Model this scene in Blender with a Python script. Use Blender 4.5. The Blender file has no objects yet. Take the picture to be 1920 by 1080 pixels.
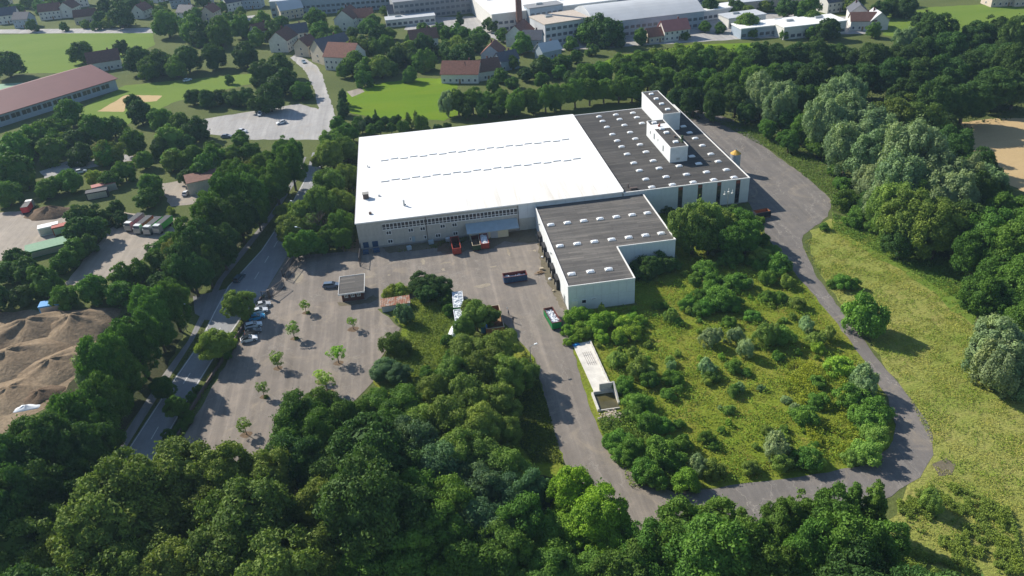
import bpy, math, random
import numpy as np
from mathutils import Matrix, Vector
random.seed(7); rng = np.random.default_rng(7)
SC = bpy.context.scene; COL = SC.collection

# ------------------------------------------------------------------ camera, sky, sun, exposure
CAMH = 110.0; FPX = 1488.45; PITCH, ROLL, YAW = .544196, -.0705568, -.1113056
def _rot():
    cy, sy = math.cos(YAW), math.sin(YAW); cp, sp = math.cos(PITCH), math.sin(PITCH); cr, sr = math.cos(ROLL), math.sin(ROLL)
    Rz = np.array([[cy, sy, 0], [-sy, cy, 0], [0, 0, 1]]); M = np.array([[1, 0, 0], [0, -sp, -cp], [0, cp, -sp]])
    return np.array([[cr, -sr, 0], [sr, cr, 0], [0, 0, 1]]) @ M @ Rz
RM = _rot()
cam = bpy.data.cameras.new('camera'); co = bpy.data.objects.new('camera', cam); COL.objects.link(co); SC.camera = co
m = Matrix.Identity(4)
for i in range(3):
    m[i][0] = RM[0][i]; m[i][1] = -RM[1][i]; m[i][2] = -RM[2][i]
m[2][3] = CAMH; co.matrix_world = m
cam.sensor_width = 36; cam.lens = FPX / 1920 * 36; cam.clip_start = 1; cam.clip_end = 6000
SUN_ELEV, SUN_AZ = 34.0, -46.0          # direction in which shadows fall, degrees from +x
W = bpy.data.worlds.new('World'); SC.world = W; W.use_nodes = True
nt = W.node_tree; nt.nodes.clear()
sky = nt.nodes.new('ShaderNodeTexSky'); sky.sky_type = 'NISHITA'; sky.sun_disc = False
sky.sun_elevation = math.radians(SUN_ELEV); sky.dust_density = .3; sky.ozone_density = 2.2; sky.air_density = 1.1
sd = Vector((-math.cos(math.radians(SUN_AZ)), -math.sin(math.radians(SUN_AZ)), 0))     # horizontal direction to the sun
sky.sun_rotation = math.atan2(sd.x, sd.y)
bg = nt.nodes.new('ShaderNodeBackground'); bg.inputs[1].default_value = .092
wo = nt.nodes.new('ShaderNodeOutputWorld'); nt.links.new(sky.outputs[0], bg.inputs[0]); nt.links.new(bg.outputs[0], wo.inputs[0])
sl = bpy.data.lights.new('sun', 'SUN'); sl.energy = 4.9; sl.angle = math.radians(.53); sl.color = (1, .93, .82)
so = bpy.data.objects.new('sun', sl); COL.objects.link(so)
tosun = Vector((sd.x * math.cos(math.radians(SUN_ELEV)), sd.y * math.cos(math.radians(SUN_ELEV)), math.sin(math.radians(SUN_ELEV))))
so.rotation_euler = tosun.to_track_quat('Z', 'Y').to_euler(); so.location = (-200, 200, 300)
SC.view_settings.view_transform = 'Standard'; SC.view_settings.look = 'None'; SC.view_settings.gamma = 1
SC.view_settings.use_curve_mapping = False; SC.view_settings.exposure = 0.55
try: SC.cycles.max_bounces = 6; SC.cycles.diffuse_bounces = 3; SC.cycles.transmission_bounces = 3
except Exception: pass

def at(px, py, z=0.0):
    """where the survey photograph's pixel meets the level z"""
    d = RM.T @ np.array([px - 960, py - 540, FPX]); t = (z - CAMH) / d[2]
    return float(d[0] * t), float(d[1] * t)
def dist(x, y, z=0): return math.sqrt(x * x + y * y + (z - CAMH) ** 2)

# ------------------------------------------------------------------ materials
MATS = {}
def base_mat(name, rough=.9, spec=.25):
    mt = bpy.data.materials.new(name); mt.use_nodes = True; n = mt.node_tree; b = n.nodes['Principled BSDF']
    b.inputs['Roughness'].default_value = rough; b.inputs['Specular IOR Level'].default_value = spec
    return mt, n, b
def ramp(n, fac, stops):
    r = n.nodes.new('ShaderNodeValToRGB'); e = r.color_ramp.elements
    while len(e) < len(stops): e.new(.5)
    for el, (p, c) in zip(e, stops): el.position = p; el.color = (*c, 1)
    n.links.new(fac, r.inputs[0]); return r.outputs[0]
def noise(n, scale, detail=4, rough=.6, vec=None, dist_=0):
    t = n.nodes.new('ShaderNodeTexNoise'); t.inputs['Scale'].default_value = scale; t.inputs['Detail'].default_value = detail
    t.inputs['Roughness'].default_value = rough; t.inputs['Distortion'].default_value = dist_
    if vec is not None: n.links.new(vec, t.inputs['Vector'])
    return t.outputs[0]
def coords(n, scale=(1, 1, 1), rot=0):
    tc = n.nodes.new('ShaderNodeTexCoord'); mp = n.nodes.new('ShaderNodeMapping'); mp.inputs['Scale'].default_value = scale
    mp.inputs['Rotation'].default_value = (0, 0, rot); n.links.new(tc.outputs['Object'], mp.inputs[0]); return mp.outputs[0]
def mixc(n, fac, a, b, mode='MIX'):
    x = n.nodes.new('ShaderNodeMix'); x.data_type = 'RGBA'; x.blend_type = mode
    for s, v in ((x.inputs[0], fac), (x.inputs[6], a), (x.inputs[7], b)):
        if hasattr(v, 'links') or hasattr(v, 'is_linked'): n.links.new(v, s)
        elif isinstance(v, (int, float)): s.default_value = v
        else: s.default_value = (*v, 1)
    return x.outputs[2]
def bump(n, b, h, strength=.5, distance=.1):
    bm_ = n.nodes.new('ShaderNodeBump'); bm_.inputs['Strength'].default_value = strength; bm_.inputs['Distance'].default_value = distance
    n.links.new(h, bm_.inputs['Height']); n.links.new(bm_.outputs[0], b.inputs['Normal'])
def simple(name, c, rough=.8, var=.12, scale=1.5, spec=.25, metal=0):
    if name in MATS: return MATS[name]
    mt, n, b = base_mat(name, rough, spec); b.inputs['Metallic'].default_value = metal
    v = coords(n); f = noise(n, scale, 5, .65, v)
    lo = [max(0, x * (1 - var)) for x in c]; hi = [min(1, x * (1 + var)) for x in c]
    n.links.new(ramp(n, f, [(.3, lo), (.7, hi)]), b.inputs['Base Color']); MATS[name] = mt; return mt
def ground_mat(name, cols, s1=.02, s2=.25, s3=2.5, bumpd=.25, stretch=(1, 1, 1), rot=0, fine=.35):
    mt, n, b = base_mat(name, .95, .1); v = coords(n, stretch, rot)
    f1 = noise(n, s1, 6, .62, v, .6); f2 = noise(n, s2, 5, .65, v, .8); f3 = noise(n, s3, 4, .7, v)
    c = ramp(n, f1, [(.3, cols[0]), (.45, cols[1]), (.58, cols[2]), (.7, cols[3 % len(cols)])])
    c2 = ramp(n, f2, [(.28, cols[-1]), (.5, cols[1]), (.72, cols[0])])
    c = mixc(n, .42, c, c2)
    g = ramp(n, f3, [(.25, (1 - fine,) * 3), (.75, (1 + fine,) * 3)])
    c = mixc(n, 1.0, c, g, 'MULTIPLY')
    n.links.new(c, b.inputs['Base Color'])
    a = n.nodes.new('ShaderNodeMath'); a.operation = 'ADD'; n.links.new(f2, a.inputs[0]); n.links.new(f3, a.inputs[1])
    bump(n, b, a.outputs[0], .8, bumpd); MATS[name] = mt; return mt
def asphalt_mat(name, c, cracks=0.0, streak_rot=0, warm=(.05, .035, .02), streak=.3):
    mt, n, b = base_mat(name, .88, .2); v = coords(n); vs = coords(n, (.9, .045, 1), streak_rot)
    big = noise(n, .045, 6, .65, v, .7); mid = noise(n, .35, 6, .7, v, .4); fin = noise(n, 5, 3, .7, v); st = noise(n, .55, 4, .6, vs, .2)
    dk = [x * .74 for x in c]; lt = [min(1, c[i] * 1.16 + warm[i] * .5) for i in range(3)]
    col = ramp(n, big, [(.3, dk), (.5, c), (.7, lt)])
    col = mixc(n, .5, col, ramp(n, mid, [(.3, [x * .82 for x in c]), (.5, c), (.75, [min(1, c[i] * 1.12 + warm[i]) for i in range(3)])]))
    col = mixc(n, 1.0, col, ramp(n, st, [(.3, (1 - streak * .5,) * 3), (.52, (1, 1, 1)), (.75, (1 + streak, 1 + streak * .95, 1 + streak * .85))]), 'MULTIPLY')
    col = mixc(n, 1.0, col, ramp(n, fin, [(.25, (.86,) * 3), (.75, (1.13,) * 3)]), 'MULTIPLY')
    if cracks:
        for sc, w, k in ((.14, .017, cracks), (.42, .014, cracks * .7)):
            vo = n.nodes.new('ShaderNodeTexVoronoi'); vo.feature = 'DISTANCE_TO_EDGE'; vo.inputs['Scale'].default_value = sc
            wv = mixc(n, .35, v, n.nodes.new('ShaderNodeTexNoise').outputs[1]); n.links.new(v, n.nodes[-1].inputs['Vector']) if n.nodes[-1].type == 'TEX_NOISE' else None
            sv = n.nodes.new('ShaderNodeMapping'); sv.inputs['Scale'].default_value = (1.5, .45, 1); n.links.new(v, sv.inputs[0])
            ad = n.nodes.new('ShaderNodeVectorMath'); ad.operation = 'ADD'; nn = n.nodes.new('ShaderNodeTexNoise'); nn.inputs['Scale'].default_value = .5; nn.inputs['Detail'].default_value = 4
            n.links.new(v, nn.inputs['Vector']); vm = n.nodes.new('ShaderNodeVectorMath'); vm.operation = 'SCALE'; vm.inputs['Scale'].default_value = 4.0
            n.links.new(nn.outputs[1], vm.inputs[0]); n.links.new(sv.outputs[0], ad.inputs[0]); n.links.new(vm.outputs[0], ad.inputs[1]); n.links.new(ad.outputs[0], vo.inputs['Vector'])
            fm = noise(n, .08, 3, .6, v)
            k1 = ramp(n, vo.outputs[0], [(0, (k,) * 3), (w, (0,) * 3)]); k2 = ramp(n, fm, [(.36, (0,) * 3), (.55, (1,) * 3)])
            kk = mixc(n, 1.0, k1, k2, 'MULTIPLY')
            col = mixc(n, kk, col, (.36, .33, .29))
    if streak > .2:                                                # blown sand and old oil on the worn surface
        sm = noise(n, .11, 7, .72, v, 1.2); om = noise(n, .23, 5, .7, v, .3)
        col = mixc(n, ramp(n, sm, [(.54, (0,) * 3), (.72, (.55,) * 3)]), col, (.36, .30, .22))
        col = mixc(n, ramp(n, om, [(.62, (0,) * 3), (.78, (.5,) * 3)]), col, [x * .55 for x in c])
    n.links.new(col, b.inputs['Base Color']); bump(n, b, fin, .35, .03); MATS[name] = mt; return mt

def leaf_mat():
    mt = bpy.data.materials.new('leaves'); mt.use_nodes = True; n = mt.node_tree; n.nodes.clear()
    oi = n.nodes.new('ShaderNodeObjectInfo'); at_ = n.nodes.new('ShaderNodeAttribute'); at_.attribute_name = 'tint'
    g = n.nodes.new('ShaderNodeNewGeometry')
    c = mixc(n, 1.0, oi.outputs['Color'], ramp(n, at_.outputs['Fac'], [(0, (.72, .78, .74)), (.5, (1, 1, 1)), (1, (1.38, 1.26, 1.0))]), 'MULTIPLY')
    d = n.nodes.new('ShaderNodeBsdfPrincipled'); d.inputs['Roughness'].default_value = .7; d.inputs['Specular IOR Level'].default_value = .15
    t = n.nodes.new('ShaderNodeBsdfTranslucent'); mx = n.nodes.new('ShaderNodeMixShader'); mx.inputs[0].default_value = .22
    ct = mixc(n, 1.0, c, (1.25, 1.35, .6), 'MULTIPLY')
    n.links.new(c, d.inputs['Base Color']); n.links.new(ct, t.inputs[0]); n.links.new(d.outputs[0], mx.inputs[1]); n.links.new(t.outputs[0], mx.inputs[2])
    o = n.nodes.new('ShaderNodeOutputMaterial'); n.links.new(mx.outputs[0], o.inputs[0]); return mt
LEAF = leaf_mat(); BARK = simple('bark', (.10, .08, .06), .95, .3, 6)
M = dict(
    yard=asphalt_mat('worn_asphalt', (.21, .185, .16), .4, .35, streak=.36), lot=asphalt_mat('parking_asphalt', (.212, .184, .158), .35, -.35, streak=.42),
    loop=asphalt_mat('old_asphalt', (.165, .152, .142), .6, .2, streak=.26), road=asphalt_mat('road_asphalt', (.27, .275, .285), 0, -.25, (.01, .01, .01), streak=.15),
    path=asphalt_mat('path_asphalt', (.21, .21, .215), 0, 0, (.01, .01, .01)),
    gravel=asphalt_mat('gravel', (.32, .28, .235), 0, 0), street=asphalt_mat('street', (.36, .35, .34), 0, 0, (.01, .01, .01)),
    ground=ground_mat('rough_grass', [(.072, .098, .03), (.095, .12, .035), (.12, .14, .045), (.085, .105, .03)], .02, .2, 1.6),
    meadow=ground_mat('meadow_grass', [(.11, .17, .016), (.165, .21, .022), (.21, .22, .034), (.14, .19, .02), (.22, .17, .05)], .035, .22, 1.8, .3, fine=.45),
    hay=ground_mat('hay_meadow', [(.165, .225, .035), (.24, .265, .06), (.30, .295, .085), (.18, .24, .035), (.28, .23, .09)], .022, .16, 1.4, .4, (1, 1.8, 1), .5, .5),
    lush=ground_mat('lush_field', [(.10, .18, .006), (.12, .21, .008), (.15, .22, .01), (.12, .19, .008)], .02, .12, 1.0, .1, (1, 4, 1), .1, .18),
    pitch=ground_mat('pitch_grass', [(.105, .18, .025), (.13, .20, .03), (.15, .215, .035), (.12, .19, .025)], .015, .08, .8, .1, (1, 3, 1), .4, .15),
    stubble=ground_mat('stubble', [(.42, .30, .15), (.47, .345, .18), (.50, .37, .2), (.44, .32, .16)], .02, .12, 1.0, .1, (1, 6, 1), .9, .15),
    sand=ground_mat('sand', [(.19, .14, .09), (.235, .175, .115), (.33, .26, .175), (.16, .115, .075)], .03, .2, 1.2, .3),
    soil=ground_mat('soil', [(.13, .09, .06), (.17, .12, .08), (.21, .15, .1), (.12, .08, .05)], .08, .5, 3, .3),
    moss=ground_mat('mossy_asphalt', [(.115, .105, .065), (.15, .13, .09), (.19, .165, .125), (.10, .105, .05)], .1, .6, 2.5, .1), dust=ground_mat('dusty_concrete', [(.26, .225, .17), (.30, .26, .2), (.36, .32, .25), (.24, .2, .15)], .2, 1, 4, .05),
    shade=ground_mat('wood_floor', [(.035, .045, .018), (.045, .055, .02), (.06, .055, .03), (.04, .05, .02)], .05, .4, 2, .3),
    court=simple('green_court', (.20, .33, .22)),
    white=simple('white_paint', (.80, .80, .78), .6, .05, .3), whitewall=simple('white_panel', (.66, .68, .68), .7, .07, .6),
    line=simple('road_paint', (.62, .62, .60), .7, .15, 2), trim=simple('white_trim', (.78, .77, .74), .5, .05), cream=simple('cream_wall', (.66, .60, .42), .8, .08, 1),
    grey=simple('grey_concrete', (.47, .44, .385), .9, .13, .8), plinth=simple('plinth', (.30, .29, .27), .9, .15, 1), lowerwall=simple('lower_wall', (.50, .50, .45), .85, .12, .7),
    conc=simple('concrete', (.55, .53, .48), .9, .16, 1.2), slab=simple('slab_concrete', (.64, .61, .55), .9, .16, .5), dome=simple('opal_dome', (.82, .84, .85), .35, .03, 1, .5),
    glass=simple('dark_glass', (.025, .032, .04), .12, .3, .5, .6), redbrown=simple('red_panel', (.22, .07, .045), .7, .15), black=simple('black_rubber', (.03, .03, .032), .8, .2),
    steel=simple('galvanised_steel', (.42, .44, .45), .45, .12, 2, .5, .6), shutter=simple('shutter_steel', (.42, .45, .47), .5, .08), sheet=simple('blue_grey_sheet', (.34, .42, .46), .5, .1, .6),
    rust=None, brick=simple('dark_brick', (.12, .06, .05), .9, .3, 8), brown=simple('brown_metal', (.12, .09, .08), .6, .2), yellow=simple('yellow_cone', (.60, .36, .07), .6, .12, 3),
    red=simple('red_steel', (.34, .055, .035), .6, .25, 3), darkred=simple('dark_red_steel', (.12, .03, .025), .7, .3, 3), green=simple('green_steel', (.02, .24, .07), .5, .2, 3), dgreen=simple('dark_green_steel', (.04, .07, .03), .6, .3, 3),
    blue=simple('dark_blue_steel', (.03, .07, .14), .55, .3, 3), navy=simple('black_blue', (.03, .035, .045), .6, .3, 3), orange=simple('orange_steel', (.30, .12, .055), .6, .25, 2), bright_blue=simple('bright_blue', (.05, .28, .62), .4, .1),
    rubbish=simple('pale_rubbish', (.74, .77, .80), .6, .12, 6), debris=simple('stone_debris', (.42, .36, .30), .9, .35, 5), wood=simple('weathered_wood', (.28, .19, .11), .9, .3, 5), timber=simple('pale_timber', (.42, .36, .26), .85, .2, 5),
    water=simple('murky_water', (.085, .075, .03), .12, .25, .6, .5), tarmac_dark=simple('dark_tarmac', (.06, .062, .065), .9, .2), dark_glass2=simple('town_glass', (.08, .10, .13), .2, .3, 1, .5),
    soffit=simple('rusty_water_stain', (.5, .4, .28)), gatemetal=simple('gate_metal', (.10, .085, .075), .6, .2), skin=simple('skin', (.45, .28, .2)), cloth=simple('dark_clothes', (.03, .032, .04)), cloth2=simple('grey_clothes', (.10, .10, .12)),
    rooftile=simple('red_roof_tiles', (.21, .10, .075), .85, .25, 1.2), rooftile2=simple('brown_roof_tiles', (.16, .085, .065), .85, .25, 1.2), slate=simple('slate_roof', (.10, .105, .125), .7, .2, 1.2), plaster=simple('white_plaster', (.62, .61, .57), .85, .1, .7),
    beige=simple('beige_plaster', (.52, .46, .36), .85, .1, .7), pinkroof=simple('pink_red_roof', (.40, .16, .14), .7, .1, .3), maroon=simple('maroon_sheet_roof', (.17, .07, .07), .65, .07, .15), bluegrey=simple('blue_grey_wall', (.30, .36, .42), .7, .1, .5),
    palegrey=simple('pale_grey_roof', (.50, .52, .54), .6, .08, .1), greyroof=simple('grey_flat_roof', (.26, .27, .285), .8, .1, .1), aqua=simple('aqua_panel', (.3, .5, .5)), stone=simple('stone_wall', (.50, .43, .36), .9, .15, 1))
def roof_felt():
    mt, n, b = base_mat('bitumen_felt', .9, .2); v = coords(n); vs = coords(n, (.06, 1.1, 1))
    st = noise(n, .9, 4, .65, vs, .1); big = noise(n, .05, 5, .6, v, .5); fin = noise(n, 3, 4, .7, v)
    c = ramp(n, big, [(.3, (.055, .053, .052)), (.5, (.068, .065, .062)), (.7, (.085, .08, .075))])
    c = mixc(n, 1.0, c, ramp(n, st, [(.3, (.82,) * 3), (.5, (1, 1, 1)), (.72, (1.5, 1.48, 1.42))]), 'MULTIPLY')
    c = mixc(n, 1.0, c, ramp(n, fin, [(.3, (.85,) * 3), (.7, (1.15,) * 3)]), 'MULTIPLY')
    br = n.nodes.new('ShaderNodeTexBrick'); br.inputs['Scale'].default_value = 1; br.inputs['Brick Width'].default_value = 7.5; br.inputs['Row Height'].default_value = 1.05; br.inputs['Mortar Size'].default_value = .05
    br.inputs['Color1'].default_value = (.84, .84, .84, 1); br.inputs['Color2'].default_value = (1.2, 1.19, 1.17, 1); br.inputs['Mortar'].default_value = (.7, .7, .7, 1); n.links.new(v, br.inputs['Vector'])
    c = mixc(n, 1.0, c, br.outputs[0], 'MULTIPLY')
    n.links.new(c, b.inputs['Base Color']); bump(n, b, fin, .3, .03); return mt
def roof_white():
    mt, n, b = base_mat('white_membrane', .6, .25); st = noise(n, 1.0, 5, .6, coords(n, (.55, .03, 1)), .1); big = noise(n, .05, 4, .6, coords(n)); cl = noise(n, .35, 5, .7, coords(n), .5)
    tc = n.nodes.new('ShaderNodeTexCoord'); sp = n.nodes.new('ShaderNodeSeparateXYZ'); n.links.new(tc.outputs['Object'], sp.inputs[0])
    def mr(s_, a0, a1, b0=0., b1=1.):
        q = n.nodes.new('ShaderNodeMapRange'); q.inputs['From Min'].default_value = a0; q.inputs['From Max'].default_value = a1; q.inputs['To Min'].default_value = b0; q.inputs['To Max'].default_value = b1; n.links.new(s_, q.inputs[0]); return q.outputs[0]
    low = mixc(n, 1.0, mr(sp.outputs[1], 30, 4), mr(sp.outputs[0], 12, 45, .15, 1), 'MULTIPLY')           # ponding dirt towards the eaves gutter
    dirt = mixc(n, 1.0, low, ramp(n, st, [(.42, (.15,) * 3), (.62, (1,) * 3)]), 'MULTIPLY')
    c = mixc(n, mixc(n, .45, dirt, (0, 0, 0)), (.84, .835, .82), (.50, .43, .30))
    c = mixc(n, ramp(n, big, [(.55, (0,) * 3), (.75, (.35,) * 3)]), c, (.62, .61, .58))
    wv = n.nodes.new('ShaderNodeTexWave'); wv.inputs['Scale'].default_value = .16; wv.bands_direction = 'X'; n.links.new(tc.outputs['Object'], wv.inputs['Vector'])
    c = mixc(n, ramp(n, wv.outputs[1], [(0, (.5,) * 3), (.012, (0,) * 3)]), c, (.5, .49, .46))
    n.links.new(c, b.inputs['Base Color']); bump(n, b, cl, .3, .05); return mt
def rust_mat():
    mt, n, b = base_mat('rusty_corrugated', .75, .3); v = coords(n); f = noise(n, .9, 5, .7, v, .5)
    n.links.new(ramp(n, f, [(.35, (.42, .42, .40)), (.47, (.34, .20, .13)), (.6, (.30, .10, .055)), (.75, (.36, .17, .10))]), b.inputs['Base Color']); return mt
def annex_felt():
    mt = roof_felt(); mt.name = 'grey_felt'; n = mt.node_tree; b = n.nodes['Principled BSDF']; l = b.inputs['Base Color'].links[0].from_socket
    n.links.new(mixc(n, 1.0, l, (1.65, 1.63, 1.6), 'MULTIPLY'), b.inputs['Base Color']); return mt
M['felt'] = roof_felt(); M['felt2'] = annex_felt(); M['roofwhite'] = roof_white(); M['rust'] = rust_mat()

# ------------------------------------------------------------------ builders
def tag(o, label=None, cat=None, group=None, kind=None):
    for k, v in (('label', label), ('category', cat), ('group', group), ('kind', kind)):
        if v: o[k] = v
    return o
def empty(name, loc, rz=0, label=None, cat=None, group=None):
    o = bpy.data.objects.new(name, None); COL.objects.link(o); o.location = loc; o.rotation_euler = (0, 0, rz); o.empty_display_size = .3
    return tag(o, label, cat, group)
def link_mesh(name, me, parent=None, loc=(0, 0, 0), rz=0):
    o = bpy.data.objects.new(name, me); COL.objects.link(o); o.location = loc; o.rotation_euler = (0, 0, rz)
    if parent is not None: o.parent = parent
    return o
class MB:
    def __init__(s): s.v = []; s.f = []
    def add(s, vs, fs):
        k = len(s.v); s.v += [tuple(p) for p in vs]; s.f += [tuple(i + k for i in f) for f in fs]; return s
    def box(s, x0, x1, y0, y1, z0, z1, rz=0, c=None, taper=0):
        tx, ty = taper * (x1 - x0) / 2, taper * (y1 - y0) / 2
        p = [(x0, y0, z0), (x1, y0, z0), (x1, y1, z0), (x0, y1, z0), (x0 + tx, y0 + ty, z1), (x1 - tx, y0 + ty, z1), (x1 - tx, y1 - ty, z1), (x0 + tx, y1 - ty, z1)]
        if rz:
            cx, cy = c if c else ((x0 + x1) / 2, (y0 + y1) / 2); a, b = math.cos(rz), math.sin(rz)
            p = [(cx + (x - cx) * a - (y - cy) * b, cy + (x - cx) * b + (y - cy) * a, z) for x, y, z in p]
        return s.add(p, [(3, 2, 1, 0), (4, 5, 6, 7), (0, 1, 5, 4), (1, 2, 6, 5), (2, 3, 7, 6), (3, 0, 4, 7)])
    def prism(s, poly, z0, z1):
        n = len(poly); s.add([(x, y, z0) for x, y in poly] + [(x, y, z1) for x, y in poly], [tuple(range(n))[::-1], tuple(range(n, 2 * n))] + [(i, (i + 1) % n, n + (i + 1) % n, n + i) for i in range(n)]); return s
    def extr(s, prof, y0, y1, inset=None):
        n = len(prof); q = inset or [0] * n
        s.add([(x, y0 + q[i], z) for i, (x, z) in enumerate(prof)] + [(x, y1 - q[i], z) for i, (x, z) in enumerate(prof)], [tuple(range(n)), tuple(range(n, 2 * n))[::-1]] + [(i, n + i, n + (i + 1) % n, (i + 1) % n) for i in range(n)]); return s
    def tube(s, a, b, r0, r1=None, n=8, cap=True):
        a, b = Vector(a), Vector(b); r1 = r0 if r1 is None else r1; d = (b - a).normalized(); u = d.orthogonal().normalized(); w = d.cross(u)
        P = [tuple(c + (u * math.cos(2 * math.pi * i / n) + w * math.sin(2 * math.pi * i / n)) * r) for c, r in ((a, r0), (b, r1)) for i in range(n)]
        F = [(i, (i + 1) % n, n + (i + 1) % n, n + i) for i in range(n)]
        if cap: F += [tuple(range(n))[::-1], tuple(range(n, 2 * n))]
        return s.add(P, F)
    def mesh(s, name, mat):
        me = bpy.data.meshes.new(name); me.from_pydata(s.v, [], s.f); me.validate(); me.update()
        if mat: me.materials.append(mat)
        return me
    def build(s, name, mat, parent=None, loc=(0, 0, 0), rz=0, origin=None):
        if origin is not None: s.v = [(x - origin[0], y - origin[1], z - (origin[2] if len(origin) > 2 else 0)) for x, y, z in s.v]
        return link_mesh(name, s.mesh(name, mat), parent, loc, rz)
def rough_poly(pts, step=2.5, jit=.35, smooth=True, seed=1):
    r = random.Random(seed); out = []; n = len(pts)
    if smooth:                                                     # Chaikin corner cutting
        for _ in range(2):
            q = []
            for i in range(len(pts)):
                a, b = pts[i], pts[(i + 1) % len(pts)]; q += [(a[0] * .75 + b[0] * .25, a[1] * .75 + b[1] * .25), (a[0] * .25 + b[0] * .75, a[1] * .25 + b[1] * .75)]
            pts = q
    for i in range(len(pts)):
        a, b = pts[i], pts[(i + 1) % len(pts)]; L = math.hypot(b[0] - a[0], b[1] - a[1]); k = max(1, int(L / step))
        for j in range(k):
            t = j / k; out.append((a[0] + (b[0] - a[0]) * t + r.uniform(-jit, jit), a[1] + (b[1] - a[1]) * t + r.uniform(-jit, jit)))
    return out
def sheet(name, pts, z, mat, kind='structure', jit=.3, smooth=False, step=2.5, seed=1):
    import bmesh
    P = rough_poly(pts, step, jit, smooth, seed) if (jit or smooth) else pts
    bm = bmesh.new(); vs = [bm.verts.new((x, y, 0)) for x, y in P]; es = [bm.edges.new((vs[i], vs[(i + 1) % len(vs)])) for i in range(len(vs))]
    bmesh.ops.triangle_fill(bm, use_beauty=True, edges=es)
    for f in bm.faces:
        if f.normal.z < 0: f.normal_flip()
    me = bpy.data.meshes.new(name); bm.to_mesh(me); bm.free(); me.materials.append(mat)
    o = link_mesh(name, me, None, (0, 0, z)); tag(o, kind=kind); return o
def px(L, z=0): return [at(a, b, z) for a, b in L]

# ------------------------------------------------------------------ ground and paved surfaces
sheet('ground', [(-1500, -300), (1500, -300), (1500, 2600), (-1500, 2600)], 0, M['ground'], jit=0)
sheet('meadow', [(28, 104), (30, 160), (32, 166), (50, 164.5), (50, 181.5), (66, 181.5), (66, 213.2), (92, 213.2), (96, 200), (95, 160), (92, 125), (84, 102), (60, 99)], .02, M['meadow'], jit=.4)
sheet('hay_meadow', px([(1500, 455), (1560, 400), (1660, 430), (1780, 500), (1860, 560), (2100, 620), (2250, 900), (2100, 1250), (1600, 1150), (1690, 930), (1745, 860), (1700, 740), (1600, 600)]), .02, M['hay'], jit=.8, smooth=True)
sheet('verge', px([(1330, 225), (1420, 232), (1500, 270), (1600, 330), (1640, 420), (1560, 410), (1560, 375), (1450, 280)]), .03, M['ground'], jit=.6)
sheet('yard', [(-43, 193), (-40, 214.5), (-21, 213.2), (32.4, 213.2), (32.4, 160), (29.8, 158.5), (30.2, 150.6), (29.2, 130), (29.6, 118), (33.5, 105.5), (40, 100), (30, 92), (24, 99), (20.6, 108), (20.2, 120), (20.6, 148), (17.6, 159.5), (15, 166), (8, 178), (-2, 184), (-8, 178), (-16, 179), (-22, 183), (-33, 186), (-45, 190)], .05, M['yard'], jit=.25)
sheet('parking_lot', [(-57.5, 134), (-47.3, 187), (-45.3, 191), (-33, 187), (-18, 183), (-13, 174), (-10, 168), (-13, 161), (-17, 152), (-16, 149), (-22, 140), (-30, 120), (-50, 120)], .055, M['lot'], jit=.25)
outer = [(108, 300), (116, 300), (123.5, 285), (123.4, 247), (125.3, 227), (124.5, 208), (118, 198), (106, 189), (103, 183), (98.9, 166), (96.8, 146), (95.2, 129), (94.7, 116), (93.2, 107), (89.4, 100.4), (83.4, 95.4), (76, 92.4), (64, 90.6), (48, 90), (34, 91), (24, 97)]
inner = [(33, 105.7), (39, 100.9), (52, 100.6), (68, 100.2), (77, 100.9), (82.4, 103.9), (87.4, 109.5), (90.2, 118), (92.2, 132), (93.8, 150), (94.4, 170), (96, 190), (97.5, 200), (99.7, 213.4), (99.7, 287)]
def strip_path(name, left, right, z, mat, kind='structure', jit=.2):
    return sheet(name, left + right[::-1], z, mat, kind, jit)
sheet('loop_road', outer + inner, .045, M['loop'], jit=.25)
# public road with cycle path and grass strips
roadL = [(-84, 60), (-76, 100), (-67.9, 136.3), (-63.5, 159.2), (-60.4, 173), (-59.2, 187), (-57.5, 200.9), (-50.7, 221), (-45.6, 246), (-41.6, 273), (-40.5, 300)]
roadR = [(-76, 60), (-69, 100), (-60.8, 135.7), (-58.6, 149), (-54.8, 168), (-50.6, 185), (-46.5, 195), (-42.5, 214.5), (-39.5, 246), (-36.3, 273), (-35.5, 300)]
strip_path('public_road', roadL, roadR, .03, M['road'], jit=0)
strip_path('cycle_path', [(-88, 60), (-80, 100), (-71, 135.5), (-66.5, 161.5), (-63.3, 175.4), (-62.5, 186), (-61, 205), (-57, 222), (-51, 246), (-46, 273), (-44, 296)], [(-86, 60), (-77.6, 100), (-68.6, 135.5), (-64.6, 160), (-62, 175), (-60.7, 186), (-59.3, 205), (-54.9, 222), (-49, 246), (-44.4, 273), (-42.5, 296)], .035, M['path'], jit=0)
sheet('side_road', px([(362, 556), (430, 540), (400, 600), (386, 600), (366, 588)]), .028, M['path'], jit=.1)
sheet('driveway', [(-47.6, 190), (-44, 206), (-42.6, 214.6), (-39, 214.6), (-40, 192), (-45, 189)], .045, M['yard'], jit=0)
def line(pts, w, z=.06, name='lane_line'):
    mb = MB()
    for (a, b) in zip(pts[:-1], pts[1:]):
        d = Vector((b[0] - a[0], b[1] - a[1])).normalized(); n = Vector((-d.y, d.x)) * w / 2
        mb.add([(a[0] - n.x, a[1] - n.y, z), (b[0] - n.x, b[1] - n.y, z), (b[0] + n.x, b[1] + n.y, z), (a[0] + n.x, a[1] + n.y, z)], [(0, 1, 2, 3)])
    return tag(mb.build(name, M['line']), kind='structure')
line([(x + .35, y) for x, y in roadL[:-1]], .22); line([(x - .3, y) for x, y in roadR[:6]], .22)
cen = [((a[0] + b[0]) / 2, (a[1] + b[1]) / 2) for a, b in zip(roadL, roadR)]
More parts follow.
